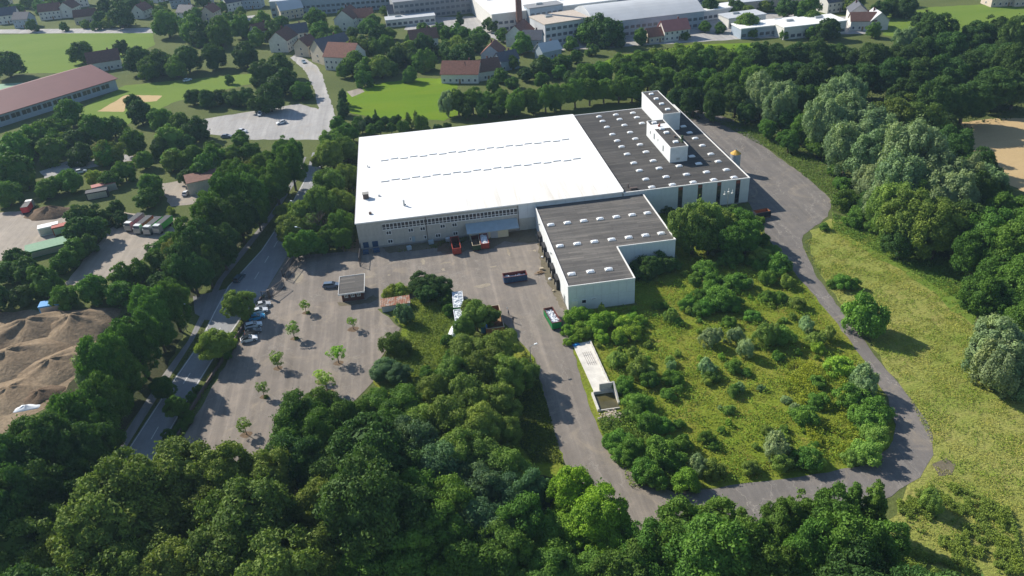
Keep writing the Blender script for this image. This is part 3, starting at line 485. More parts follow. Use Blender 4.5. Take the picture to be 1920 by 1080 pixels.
batch('island', [
 ('broad', 'dark', [(790, 532, 27, .75), (820, 535, 25, .75), (800, 548, 24, .7)]),
 ('shrub', 'midgreen', [(835, 565, 13), (842, 582, 13), (838, 550, 12)]),
 ('wshrub', 'grey', [(757, 592, 19, 0, 'bluegreen')]),
 ('shrub', 'olive', [(735, 645, 26), (750, 652, 22)]),
 ('round', 'bluegreen', [(722, 690, 26, .7), (748, 700, 24, .7), (712, 700, 20, .7)]),
 ('shrub', 'midgreen', [(840, 640, 14), (830, 700, 16), (815, 730, 16), (790, 750, 14), (800, 700, 14), (845, 670, 16)]),
 ('shrub', 'yellow', [(735, 548, 15), (750, 545, 15), (725, 552, 11), (762, 548, 12), (742, 556, 10)]),
])
batch('lot', [
 ('sapling', 'light', [(548, 616, 13, .9), (517, 672, 13, .9), (609, 712, 16, .95), (457, 797, 13, .9), (491, 727, 10, 1.1), (660, 603, 10, .9), (571, 572, 10, .9)]),
 ('sapling', 'bright', [(631, 661, 15, .85)]),
 ('sapling', 'yellow', [(598, 702, 10, .9)]),
 ('broad', 'light', [(447, 572, 28, .95)]), ('broad', 'yellow', [(402, 645, 31, .9)]),
 ('broad', 'midgreen', [(307, 728, 20, 1.15), (328, 762, 18, 1.15)]),
 ('shrub', 'midgreen', [(350, 785, 15), (318, 815, 12), (432, 645, 12), (425, 665, 10), (438, 630, 9), (360, 745, 10), (340, 800, 11), (330, 825, 10), (370, 730, 8)]),
])
# town trees
batch('town', [
 ('far', 'dark', [(152, 98, 19), (12, 122, 22), (226, 90, 12), (262, 114, 24), (300, 120, 22), (350, 112, 22), (400, 108, 20), (460, 105, 22), (225, 30, 20), (200, 16, 16), (495, 137, 24), (530, 155, 25), (505, 185, 24), (525, 125, 20), (642, 205, 12), (868, 105, 22), (842, 98, 20), (885, 82, 18), (922, 46, 15), (742, 110, 16), (680, 84, 16), (1122, 55, 25), (1145, 62, 22), (1552, 55, 20), (1652, 18, 16), (1677, 15, 16), (1702, 15, 15), (1727, 38, 14), (985, 140, 13), (1330, 15, 14), (1380, 15, 14)]),
 ('far', 'midgreen', [(312, 45, 22), (362, 55, 22), (412, 62, 22), (450, 52, 18), (425, 38, 14), (280, 130, 18), (330, 128, 18), (565, 170, 16), (682, 148, 14), (592, 38, 18), (600, 60, 18), (697, 44, 14), (705, 92, 16), (735, 128, 14), (768, 140, 13), (800, 114, 18), (730, 64, 12), (770, 75, 11), (792, 56, 13), (822, 56, 13), (855, 62, 14), (942, 66, 12), (490, 45, 18), (512, 58, 15), (938, 142, 13), (1100, 64, 22), (1202, 68, 13), (1070, 82, 12), (1110, 94, 12), (1025, 122, 14), (1055, 116, 15), (1080, 106, 12), (1322, 50, 10), (1350, 52, 10), (1637, 57, 12), (905, 130, 12), (960, 118, 12), (660, 62, 10), (625, 62, 10), (1015, 150, 13), (960, 155, 12), (925, 160, 12), (1050, 135, 14), (720, 20, 8), (560, 60, 10), (30, 20, 12), (75, 12, 12), (60, 48, 8), (120, 50, 7), (180, 48, 8), (305, 18, 10), (370, 28, 10), (415, 14, 10), (480, 70, 14), (1410, 62, 9), (1470, 65, 8), (1520, 62, 9), (1590, 12, 9), (1440, 10, 9), (1210, 50, 7), (1285, 68, 8), (590, 85, 8), (705, 130, 9)]),
 ('farcone', 'dark', [(862, 38, 9), (770, 95, 7), (640, 185, 9)]),
])
batch('depot', [
 ('far', 'midgreen', [(130, 215, 24), (87, 247, 24), (175, 245, 24), (212, 240, 22), (300, 225, 22), (338, 232, 20), (30, 320, 34), (25, 285, 30), (12, 365, 24), (100, 350, 20), (130, 340, 22), (205, 338, 18), (232, 322, 18), (270, 300, 18), (282, 350, 24), (272, 374, 22), (325, 300, 22), (362, 297, 22), (400, 295, 22), (435, 290, 20), (470, 285, 18), (140, 468, 22), (120, 490, 22), (82, 532, 30), (175, 545, 26), (225, 520, 24), (260, 510, 22), (300, 470, 22), (295, 490, 22), (320, 455, 18), (225, 552, 26), (50, 262, 26), (100, 282, 26), (200, 290, 22), (250, 268, 22), (270, 555, 22), (120, 560, 22), (450, 262, 18), (430, 150, 9)]),
 ('far', 'dark', [(262, 212, 22), (250, 195, 15), (362, 182, 17), (388, 186, 17), (412, 182, 17), (438, 184, 17), (462, 182, 18), (155, 408, 26), (150, 435, 26), (175, 430, 24), (190, 410, 20), (218, 390, 16), (225, 410, 14), (162, 460, 18), (30, 490, 24), (50, 508, 24), (15, 512, 22), (150, 290, 22), (480, 195, 16), (-10, 560, 24), (40, 556, 22), (300, 530, 22), (300, 280, 18), (350, 270, 16)]),
 ('far', 'yellow', [(175, 333, 15), (5, 345, 14), (320, 395, 8)]),
])

k_ = 0
while k_ < 70:
    x, y = rng.uniform(36, 88), rng.uniform(106, 198)
    if x < 66 and y > 162 or y < 112 and (x < 42 or x > 84): continue
    plant(x, y, rng.uniform(.5, 1.3), ['shrub', 'wshrub'][k_ % 2], ['light', 'grey', 'fresh', 'midgreen', 'light'][k_ % 5], 'meadow'); k_ += 1
for k_, t in enumerate([q for q in REG['lot'] if q[2] == 'sapling']):
    x, y, R_ = t[4], t[5], rng.uniform(.8, 1.3)
    tag(sheet('planting_pit', [(x + R_ * math.cos(a * .785) * 1.3, y + R_ * math.sin(a * .785)) for a in range(8)], .062, M['soil'], jit=.15), kind='structure')
    cover_later = (x, y)
    if k_ % 2 == 0: plant(x + .5, y - .4, .55, 'shrub', 'light', 'lot')
for poly, n_ in ((px([(0, 0), (500, 0), (560, 95), (480, 130), (300, 58), (0, 50)]), 34), (px([(590, 130), (600, 40), (760, 60), (960, 90), (1100, 110), (960, 165), (800, 140), (690, 160)]), 34), (px([(1380, 66), (1640, 60), (1700, 10), (1400, 5)]), 10), (px([(0, 400), (0, 270), (240, 250), (480, 270), (420, 330), (230, 400)]), 16)):
    P_ = np.array(poly); k_ = 0
    while k_ < n_:
        x, y = rng.uniform(P_[:, 0].min(), P_[:, 0].max()), rng.uniform(P_[:, 1].min(), P_[:, 1].max()); ins = False; j = len(P_) - 1
        for i in range(len(P_)):
            if ((P_[i, 1] > y) != (P_[j, 1] > y)) and x < (P_[j, 0] - P_[i, 0]) * (y - P_[i, 1]) / (P_[j, 1] - P_[i, 1] + 1e-9) + P_[i, 0]: ins = not ins
            j = i
        if not ins or any(math.dist((x, y), at(h_[0], h_[1])) < 10 for h_ in HOUSE_SPOTS): continue
        plant(x, y, rng.uniform(3, 6), 'far', ['midgreen', 'dark', 'light'][rng.integers(3)], 'town', rng.uniform(.9, 1.2)); k_ += 1

# ------------------------------------------------------------------ ground cover
EXCL = [[(30, 152.5), (35.3, 152.5), (35.4, 125), (30, 125)]]
def patchy(pts, seed):
    r = np.random.default_rng(100 + seed); f = np.zeros(len(pts))
    for L in (14, 9, 7, 5, 4, 3, 2.3, 1.7, 1.3, 1.0):
        for _ in range(3):
            a = r.uniform(0, 6.28); k = 6.28 / L / r.uniform(.8, 1.3); f += (L / 14) ** .35 * np.sin(k * (pts[:, 0] * math.cos(a) + pts[:, 1] * math.sin(a)) + r.uniform(0, 6.28))
    return f / 2.2
def cover(name, poly, n, size, h, col, z=.05, seed=0, patch=None, fill=1.0):
    P = np.array(poly); lo = P.min(0); hi = P.max(0); pts = rng.uniform(lo, hi, (int(n * 2.5), 2))
    x, y = pts[:, 0], pts[:, 1]; ins = np.zeros(len(x), bool); j = len(P) - 1
    for i in range(len(P)):
        c = ((P[i, 1] > y) != (P[j, 1] > y)) & (x < (P[j, 0] - P[i, 0]) * (y - P[i, 1]) / (P[j, 1] - P[i, 1] + 1e-9) + P[i, 0]); ins ^= c; j = i
    for Q in EXCL:
        Q = np.array(Q); e = np.zeros(len(x), bool); j = len(Q) - 1
        for i in range(len(Q)):
            c = ((Q[i, 1] > y) != (Q[j, 1] > y)) & (x < (Q[j, 0] - Q[i, 0]) * (y - Q[i, 1]) / (Q[j, 1] - Q[i, 1] + 1e-9) + Q[i, 0]); e ^= c; j = i
        ins &= ~e
    pts = pts[ins]
    f = patchy(pts, seed)
    if patch is not None: pts = pts[f > patch]; f = f[f > patch]
    pts = pts[:n]; f = f[:n]; m_ = len(pts)
    hh = h * (.6 + .25 * f + rng.uniform(0, .8, m_)); Pz = np.column_stack([pts, z + np.maximum(.02, hh * rng.uniform(.2, 1, m_))]); N = rng.normal(size=(m_, 3)) * .7 + np.array([0, 0, .8])
    me = leaf_mesh(name, Pz, N, np.full((m_, 1), size), np.clip(.5 + .2 * f + rng.normal(size=m_) * .1, 0, 1)); o = link_mesh(name, me); o.color = (*col, 1); tag(o, kind='stuff'); return o
mp = [(31, 104), (30, 150), (33, 164), (50, 164), (50, 181), (66, 181), (66, 213), (92, 212), (95, 196), (93.4, 160), (91, 125), (82, 104), (60, 101), (40, 101.5)]
cover('grass', mp, 45000, .12, .3, (.22, .27, .03), seed=1, patch=-.4)
cover('dry_grass', mp, 18000, .12, .3, (.27, .21, .06), seed=21, patch=.5)
cover('tall_weeds', mp, 40000, .16, .9, (.16, .26, .03), seed=2, patch=.3)
cover('goldenrod', px([(1450, 700), (1480, 670), (1560, 700), (1640, 760), (1620, 860), (1520, 850), (1500, 780)]), 20000, .15, 1.0, (.24, .29, .03), seed=3, patch=-.2)
cover('low_scrub', px([(1160, 700), (1180, 720), (1210, 800), (1290, 880), (1280, 920), (1200, 900), (1140, 850), (1120, 790), (1170, 770)]), 16000, .16, 1.0, (.13, .21, .035), seed=4)
hayp = px([(1500, 460), (1570, 420), (1680, 450), (1800, 540), (1880, 620), (2000, 800), (1960, 1080), (1680, 1010), (1760, 860), (1700, 740), (1600, 600)])
cover('hay_grass', hayp, 60000, .11, .22, (.32, .33, .085), seed=5, patch=-.2)
cover('green_grass', hayp, 45000, .12, .28, (.17, .26, .035), seed=25, patch=.25)
cover('nettles', px([(1560, 400), (1680, 440), (1800, 500), (1850, 560), (1790, 560), (1660, 480), (1560, 430)]), 12000, .17, .5, (.13, .23, .04), seed=6)
cover('brambles', px([(1680, 940), (1760, 900), (1900, 960), (1920, 1080), (1700, 1080)]), 40000, .13, .6, (.17, .24, .045), seed=7, patch=0)
cover('roadside_weeds', px([(1335, 225), (1420, 235), (1500, 275), (1640, 380), (1620, 420), (1560, 395), (1555, 370), (1450, 285)]), 18000, .17, .6, (.13, .21, .04), seed=8)
cover('island_weeds', [(-12, 176.5), (-3, 183), (2, 184), (6, 180), (6, 162), (13, 160), (0, 130), (-12, 145), (-16, 150), (-9, 160), (-8, 168)], 26000, .16, .6, (.16, .22, .04), seed=9)
cover('verge_grass', [(-60, 134), (-50.2, 186), (-46.6, 194), (-46.2, 193), (-48.4, 186), (-58, 135)], 3500, .2, .4, (.12, .16, .03), seed=10)
cover('verge_grass', [(-68.2, 136), (-64, 160), (-61.8, 173), (-60.4, 184), (-60, 184), (-60.4, 173), (-63.6, 159), (-67.9, 136)], 1500, .16, .15, (.07, .10, .02), seed=11)
cover('bank_grass', px([(985, 660), (1000, 680), (1035, 790), (1055, 870), (1000, 870), (950, 800), (940, 700)]), 8000, .2, .3, (.09, .12, .025), seed=12)
cover('rough_hedge', [(-24, 288), (-24, 300), (60, 303), (112, 303), (112, 289), (60, 287.5)], 9000, .3, 1.6, (.07, .11, .025), seed=13)
cover('rough_hedge', [(-36, 216), (-22, 214.5), (-22, 290), (-34, 290)], 8000, .3, 1.4, (.06, .10, .025), seed=14)
cover('wall_weeds', [(-12, 210.5), (2, 210.5), (4, 213), (22, 213), (24, 209.5), (10, 210), (4, 206), (1.5, 208), (-12, 209)], 1500, .2, .35, (.10, .13, .03), seed=15, patch=.2)
cover('undergrowth', px([(1190, 240), (1200, 90), (1420, 90), (1920, 110), (1920, 220), (1780, 250), (1480, 260), (1330, 215)]), 9000, .5, 1.2, (.05, .08, .02), seed=17)

# ------------------------------------------------------------------ factory: white hall, dark hall, annex
XW0, XW1, XD1, YF, YB, HW, HD = -20.7, 59.6, 99.6, 213.4, 286.3, 8.85, 8.45
def face_panels(root, o, mat, x0, x1, y, z0, z1, n, name='wall_panel', axis='x', out=-1, t=.05):
    w = (x1 - x0) / n; g = .035
    if axis == 'x': me = MB().box(0, w - g, min(0, out * t), max(0, out * t), 0, z1 - z0).mesh(name, mat)
    else: me = MB().box(min(0, out * t), max(0, out * t), 0, w - g, 0, z1 - z0).mesh(name, mat)
    for i in range(n):
        p = (x0 + i * w + g / 2, y, z0) if axis == 'x' else (y, x0 + i * w + g / 2, z0)
        link_mesh(name, me, root, (p[0] - o[0], p[1] - o[1], p[2]))
W_ = empty('factory_hall', (XW0, YF, 0), 0, 'large hall with bright white flat roof and grey windowed front wall', 'factory hall'); o = (XW0, YF)
MB().box(XW0 + .12, XW1 - .1, YF + .12, YB - .12, 0, HW - .3).build('wall_core', M['plinth'], W_, origin=o)
MB().box(XW0 - .15, XW1 - .02, YF - .22, YB + .15, HW - .18, HW).build('roof', M['roofwhite'], W_, origin=o)
MB().box(XW0 - .16, XW1, YF - .3, YF - .22, HW - .35, HW + .05).box(XW0 - .24, XW0 - .16, YF - .3, YB + .2, HW - .35, HW + .05).build('roof_edge', M['trim'], W_, origin=o)
face_panels(W_, o, M['grey'], XW0 + .1, 27.3, YF + .1, 7.5, HW - .35, 16)                 # band above the windows
face_panels(W_, o, M['grey'], XW0 + .1, -13.4, YF + .1, .5, 7.5, 3)
face_panels(W_, o, M['grey'], -13.4, 27.3, YF + .1, .5, 5.5, 13)
MB().box(XW0 + .05, 27.3, YF - .1, YF + .1, 0, .5).build('plinth', M['plinth'], W_, origin=o)
face_panels(W_, o, M['whitewall'], 27.4, 33.0, YF + .1, 3.9, HW - .35, 2)
face_panels(W_, o, M['lowerwall'], 27.4, 33.0, YF + .1, 0, 3.86, 2)
face_panels(W_, o, M['whitewall'], 33.0, XW1 - .2, YF + .1, 5.5, HW - .35, 9)
face_panels(W_, o, M['whitewall'], YF + .2, YB - .2, XW0 + .12, .3, HW - .35, 14, axis='y')
face_panels(W_, o, M['whitewall'], XW0 + .2, XW1 - .2, YB - .12, .3, HW - .35, 16, out=1)
# window band
wf = MB()
for a in ((-.555, .555, -.09, .06, .9, 1.08), (-.555, .555, -.09, .06, -1.05, -.85), (-.555, -.46, -.08, .06, -.85, .9), (.46, .555, -.08, .06, -.85, .9), (-.46, .46, -.07, .05, -.32, -.2)): wf.box(*a)
wfm = wf.mesh('window', M['trim']); p1 = MB().box(-.46, .46, -.02, .03, -.2, .9).mesh('pane', M['glass']); p2 = MB().box(-.46, .46, -.02, .03, -.85, -.34).mesh('pane', M['glass'])
nW = 36; x0, x1 = -13.3, 27.1
for i in range(nW):
    if abs(x0 + (i + .5) * (x1 - x0) / nW + .35) < .3: pass
    w = link_mesh('window', wfm, W_, (x0 + (i + .5) * (x1 - x0) / nW - o[0], .08, 6.5)); link_mesh('pane', p1, w); link_mesh('pane', p2, w)
def small_window(parent, o, xa, xb, za, zb, y, n=2, mat=M['glass']):
    w_, h_ = xb - xa, zb - za; mb = MB(); t = .15
    mb.box(0, w_, -.06, .04, 0, t).box(0, w_, -.06, .04, h_ - t, h_)
    for k in range(n + 1): xx = k * (w_ - t) / n; mb.box(xx, xx + t, -.06, .04, t, h_ - t)
    w = mb.build('window', M['trim'], parent, (xa - o[0], y - o[1], za))
    pm = MB().box(t, (w_ - t) / n, -.02, .03, t, h_ - t).mesh('pane', mat)
    for k in range(n): link_mesh('pane', pm, w, (k * (w_ - t) / n, 0, 0))
yw = YF + .03
for xa, xb in ((-12.4, -10.8), (-5.9, -4.3), (-2.35, -.75), (3.65, 5.2), (7.2, 8.75)): small_window(W_, o, xa, xb, 3.88, 5.15, yw)
for xa, xb in ((-12.3, -10.75), (1.95, 3.5), (7.2, 8.75), (-5.8, -5.25), (-1.5, -.7)): small_window(W_, o, xa, xb, 1.0, 2.25, yw, 2 if xb - xa > 1 else 1)
MB().box(-5.05, -4.2, YF - .03, YF + .06, .35, 2.35).build('door', M['sheet'], W_, origin=o)
for xa, xb in ((-19.6, -18.0), (-16.9, -15.2)):
    d = MB().box(xa, xb, YF - .05, YF + .06, .4, 2.3).build('door', M['blue'], W_, origin=o)
MB().tube((-.4, YF - .05, .3), (-.4, YF - .05, HW - .4), .1, n=6).build('downpipe', M['brown'], W_, origin=o)
MB().tube((27.35, YF - .05, .3), (27.35, YF - .05, HW - .4), .08, n=6).build('downpipe', M['brown'], W_, origin=o)
# lean-to
lt = MB().box(12.0, 23.6, YF - 3.0, YF - .02, 0, 3.1).build('lean_to', M['cream'], W_, origin=o)
cr = MB(); n = 60
for i in range(n):
    xa = 11.2 + i * 15.6 / n; xb = xa + 15.6 / n; zz = .05 * (i % 2)
    cr.add([(xa, YF - 4.5, 3.15 + zz), (xb, YF - 4.5, 3.2 - zz), (xb, YF - .1, 4.45 - zz), (xa, YF - .1, 4.4 + zz), (xa, YF - 4.5, 3.07), (xb, YF - 4.5, 3.07), (xb, YF - .1, 4.3), (xa, YF - .1, 4.3)], [(0, 1, 2, 3), (7, 6, 5, 4), (0, 4, 5, 1), (1, 5, 6, 2), (2, 6, 7, 3), (3, 7, 4, 0)])
cr.build('roof', M['sheet'], lt, origin=o)
for xa in (12.6, 15.4, 18.2):
    sh = MB()
    for k in range(9): sh.box(xa, xa + 2.2, YF - 3.08 - .03 * (k % 2), YF - 3.0, .1 + k * .26, .1 + (k + 1) * .26 - .02)
    sh.build('shutter_door', M['shutter'], lt, origin=o)
# rooflight rows
rl = MB().box(-1.3, 1.3, -.5, .5, 0, .16).mesh('rooflight', M['timber']); rd = MB().box(-1.32, 1.32, -.54, .54, .16, .26, taper=.12).mesh('dome', M['dome'])
for yy in (242.6, 261.0):
    for i in range(20 if yy > 250 else 20):
        r_ = link_mesh('rooflight', rl, W_, (-11.8 + i * 3.34 - o[0], yy - o[1] + (.35 if i % 2 else -.35), HW)); link_mesh('dome', rd, r_)
MB().box(-18.6, -16.9, 229.8, 231.4, HW, HW + 1.6).build('roof_unit', M['brown'], W_, origin=o)
MB().box(-18.75, -16.75, 229.65, 231.55, HW + 1.6, HW + 1.72).build('roof_unit_cap', M['plinth'], W_, origin=o)
MB().tube((-6.2, 221.6, HW), (-6.2, 221.6, HW + 1.9), .3, n=8).tube((-6.2, 221.6, HW + .35), (-5.6, 221.6, HW + .35), .25, n=8).build('vent_pipe', M['steel'], W_, origin=o)
MB().box(-16.8, -16.0, 218.2, 219, HW, HW + .6).build('vent_box', M['brown'], W_, origin=o)
MB().box(-14.0, -13.4, 230.6, 231.2, HW, HW + .4).build('vent_box', M['steel'], W_, origin=o)
MB().tube((-17.5, 256, HW), (-17.5, 256, HW + .8), .15, n=6).tube((-17.5, 256, HW + .1), (-16.6, 255.8, HW + .1), .12, n=6).build('vent_pipe', M['steel'], W_, origin=o)

D_ = empty('factory_hall', (XW1, YF, 0), 0, 'dark flat roofed hall with rows of white domes and two roof penthouses', 'factory hall'); o = (XW1, YF)
MB().box(XW1 + .02, XD1 - .12, YF + .12, YB - .12, 0, HD - .4).build('wall_core', M['plinth'], D_, origin=o)
MB().box(XW1 + .3, XD1 - .3, YF + .3, YB - .3, HD - .4, HD - .22).build('roof', M['felt'], D_, origin=o)
MB().box(XW1 + .02, XD1, YF - .04, YF + .3, HD - .35, HD).box(XW1 + .02, XD1, YB - .3, YB, HD - .35, HD).box(XD1 - .3, XD1, YF + .3, YB - .3, HD - .35, HD).box(XW1 - .02, XW1 + .3, YF + .3, YB - .3, HD - .35, HW + .12).build('parapet', M['trim'], D_, origin=o)
st = [(XW1 + .1, 66.2, 1), (66.2, 76.9, 2), (78.3, 83.1, 1), (84.5, 89.2, 1), (90.5, 95.2, 1), (96.6, XD1 - .05, 1)]
for a, b, k in st: face_panels(D_, o, M['whitewall'], a, b, YF + .1, .3, HD - .37, k)
for a, b in ((76.9, 78.3), (83.1, 84.5), (89.2, 90.5), (95.2, 96.6)):
    w = MB().box(a + .05, b - .05, YF + .02, YF + .11, .4, 7.0).build('strip_window', M['glass'], D_, origin=o)
    MB().box(a + .05, b - .05, YF - .0, YF + .11, 7.02, HD - .38).build('head_panel', M['redbrown'], D_, origin=o)
    fr = MB()
    for zz in (1.9, 3.6, 5.3): fr.box(a + .05, b - .05, YF - .02, YF + .015, zz, zz + .08)
    fr.build('glazing_bar', M['brown'], w, origin=o)
face_panels(D_, o, M['whitewall'], YF + .2, YB - .1, XD1 - .12, .3, HD - .37, 14, axis='y', out=1)
face_panels(D_, o, M['whitewall'], XW1 + .2, XD1 - .2, YB - .12, .3, HD - .37, 8, out=1)
def skylights(root, o, z, pts):
    cb = MB().box(-1.0, 1.0, -.72, .72, 0, .24).mesh('skylight', M['trim'])
    dm = MB(); nx = 6
    import itertools
    V = []; 
    for j in range(5):
        for i in range(5):
            u, v = i / 4 * 2 - 1, j / 4 * 2 - 1; V.append((u * .96, v * .68, .24 + .26 * (1 - u ** 8) ** .5 * (1 - v ** 8) ** .5))
    dm.add(V, [(j * 5 + i, j * 5 + i + 1, (j + 1) * 5 + i + 1, (j + 1) * 5 + i) for j in range(4) for i in range(4)]); d = dm.mesh('dome', M['dome'])
    for x, y in pts: s_ = link_mesh('skylight', cb, root, (x - o[0], y - o[1], z), rng.uniform(-.03, .03)); link_mesh('dome', d, s_)
yy = [215.1, 221.3, 228.4, 234.9, 242.9, 249.9, 255.7, 262.3, 270.0, 276.6, 281.9]
pts = [(69, y) for y in yy] + [(75.5, y) for y in yy] + [(82.1, y) for y in (215.1, 221.3, 228.4, 270.0, 276.6, 281.9)] + [(88.6, y) for y in (215.1, 221.3, 228.4, 234.9)] + [(95.1, y) for y in yy[:8]]
skylights(D_, o, HD - .22, pts)
def penthouse(x0, x1, y0, y1, h, lights, extra=None, win=()):
    ph = MB().box(x0 + .1, x1 - .1, y0 + .1, y1 - .1, HD - .22, h - .3).build('penthouse', M['whitewall'], D_, origin=o)
    MB().box(x0, x1, y0, y0 + .2, h - .5, h).box(x0, x1, y1 - .2, y1, h - .5, h).box(x0, x0 + .2, y0 + .2, y1 - .2, h - .5, h).box(x1 - .2, x1, y0 + .2, y1 - .2, h - .5, h).build('parapet', M['trim'], ph, origin=o)
    MB().box(x0 + .2, x1 - .2, y0 + .2, y1 - .2, h - .32, h - .22).build('roof', M['felt'], ph, origin=o)
    cb = MB().box(-.85, .85, -.65, .65, 0, .45, taper=.15).mesh('skylight', M['dome'])
    for x, y in lights: link_mesh('skylight', cb, ph, (x - o[0], y - o[1], h - .22))
    n = int((y1 - y0) / 4); w_ = (y1 - y0 - .2) / n; me = MB().box(-.05, 0, 0, w_ - .04, 0, h - .55 - (HD - .2)).mesh('wall_panel', M['whitewall'])
    for i in range(n): link_mesh('wall_panel', me, ph, (x0 + .1 - o[0], y0 + .1 + i * w_ - o[1], HD - .2))
    for y, z, w2, h2 in win: MB().box(x0 + .01, x0 + .03, y, y + w2, z, z + h2).build('window', M['dark_glass2'], ph, origin=o)
    return ph
p2_ = penthouse(80.1, 86.1, 231.8, 258.0, 13.5, [(82.2, 255.8), (82.9, 249.4), (83.2, 245.4), (83.4, 236.4)], win=((238.6, 9.6, .9, 1.9), (248.5, 10.2, .9, 1.9), (253, 10.5, .6, 1.0), (244.5, 11, .5, .7)))
MB().box(80.35, 85.9, 249.9, 254.3, 13.27, 13.33).build('white_roof_patch', M['roofwhite'], p2_, origin=o)
MB().tube((82.9, 252, 13.3), (82.9, 252, 14.3), .28, n=8).box(82.3, 82.8, 251.6, 252.3, 13.3, 13.9).build('flue', M['redbrown'], p2_, origin=o)
MB().box(84.2, 84.9, 240.4, 241.1, 13.3, 13.9).build('vent_box', M['brown'], p2_, origin=o)
MB().tube((85.6, 236.6, 12.9), (85.6, 236.6, 15.0), .35, n=10).box(85.0, 85.5, 235.2, 238, 13.5, 13.75).tube((85.6, 236.6, 15), (85.6, 236.6, 15.3), .5, .3, n=10).build('extractor', M['dgreen'], p2_, origin=o)
MB().box(82.3, 83.4, 231.75, 231.9, 9.1, 9.7).build('grille', M['steel'], p2_, origin=o)
p1_ = penthouse(86.6, 93.0, 260.0, 286.2, 14.6, [(89.4, 283), (89.5, 277.2), (89.6, 271), (89.8, 264.6)])
MB().tube((95, 285.9, HD), (95, 285.9, HD + 2.4), .2, n=8).build('flue', M['steel'], D_, origin=o)
MB().tube((62.1, 217, HD - .2), (62.1, 217, HD + 1.0), .18, n=6).box(62.3, 64.5, 215.0, 215.8, HD - .2, HD + .35).build('roof_pipework', M['brown'], D_, origin=o)

XA0, XA1, XA2, YA0, YA1, HA = 32.4, 49.65, 65.8, 165.5, 182.5, 7.55
A_ = empty('loading_annex', (XA0, YA0, 0), 0, 'lower stepped loading annex with grey roof and dark dock doors', 'loading hall'); o = (XA0, YA0)
L6 = [(XA0, YA0), (XA1, YA0), (XA1, YA1), (XA2, YA1), (XA2, YF - .05), (XA0, YF - .05)]
def inset(d): return [(XA0 + d, YA0 + d), (XA1 - d, YA0 + d), (XA1 - d, YA1 + d), (XA2 - d, YA1 + d), (XA2 - d, YF - .06), (XA0 + d, YF - .06)]
MB().prism(inset(.1), 0, HA - .5).build('wall_core', M['plinth'], A_, origin=o)
MB().prism(inset(.28), HA - .5, HA - .33).build('roof', M['felt2'], A_, origin=o)
MB().box(XA0, XA1, YA0, YA0 + .25, HA - .4, HA).box(XA1 - .25, XA1, YA0 + .25, YA1 + .25, HA - .4, HA).box(XA1, XA2, YA1, YA1 + .25, HA - .4, HA).box(XA2 - .25, XA2, YA1 + .25, YF - .1, HA - .4, HA).box(XA0, XA0 + .25, YA0 + .25, YF - .1, HA - .4, HA).build('parapet', M['trim'], A_, origin=o)
face_panels(A_, o, M['whitewall'], XA0 + .05, XA1 - .05, YA0 + .1, 3.75, HA - .42, 8); face_panels(A_, o, M['whitewall'], XA0 + .05, XA1 - .05, YA0 + .1, 0, 3.7, 4, t=.03)
face_panels(A_, o, M['whitewall'], XA1 + .05, XA2 - .05, YA1 + .1, 0.05, HA - .42, 7)
face_panels(A_, o, M['whitewall'], YA1 + .15, YF - .1, XA2 - .1, 0.05, HA - .42, 8, axis='y', out=1); face_panels(A_, o, M['whitewall'], YA0 + .15, YA1 + .05, XA1 - .1, 0.05, HA - .42, 5, axis='y', out=1)
face_panels(A_, o, M['whitewall'], YA0 + .15, YF - .1, XA0 + .1, 3.0, HA - .42, 10, axis='y'); face_panels(A_, o, M['whitewall'], YA0 + .15, YF - .1, XA0 + .1, 0.05, 2.95, 10, axis='y', t=.03)
small_window(A_, o, 35.8, 37.1, 1.95, 3.15, YA0 + .03, 1); small_window(A_, o, 38.3, 39.6, 2.75, 3.2, YA0 + .03, 1)
MB().box(33.3, 34.8, YA0 - .04, YA0 + .08, .2, 3.1).build('door', M['trim'], A_, origin=o)
for yc in (203.6, 196.8, 190.7, 184.4, 178.3):
    dk = MB().box(XA0 - .85, XA0 + .04, yc - 1.7, yc - 1.25, 0, 3.1).box(XA0 - .85, XA0 + .04, yc + 1.25, yc + 1.7, 0, 3.1).box(XA0 - .85, XA0 + .04, yc - 1.25, yc + 1.25, 2.6, 3.1).build('dock_shelter', M['black'], A_, origin=o)
    MB().box(XA0 - .1, XA0 + .04, yc - 1.25, yc + 1.25, .9, 2.6).build('dock_door', M['shutter'], dk, origin=o); MB().box(XA0 - .6, XA0 + .04, yc - 1.2, yc + 1.2, 0, .85).build('dock_leveller', M['plinth'], dk, origin=o)
MB().box(XA0 - .1, XA0 + .04, 169.8, 170.9, .1, 2.2).build('door', M['steel'], A_, origin=o)
for yc, zc in ((206, 5), (187.5, 5.2)): MB().box(XA0 - .35, XA0 + .04, yc - .4, yc + .4, zc, zc + .3).build('wall_lamp', M['steel'], A_, origin=o)
skylights(A_, o, HA - .33, [(x, y) for y in (200.3, 187.2) for x in (34.8, 39.6, 44.4, 49.2, 54.0, 58.7, 63.2)] + [(34.7, 171.7), (39.6, 171.7), (44.4, 171.7)])

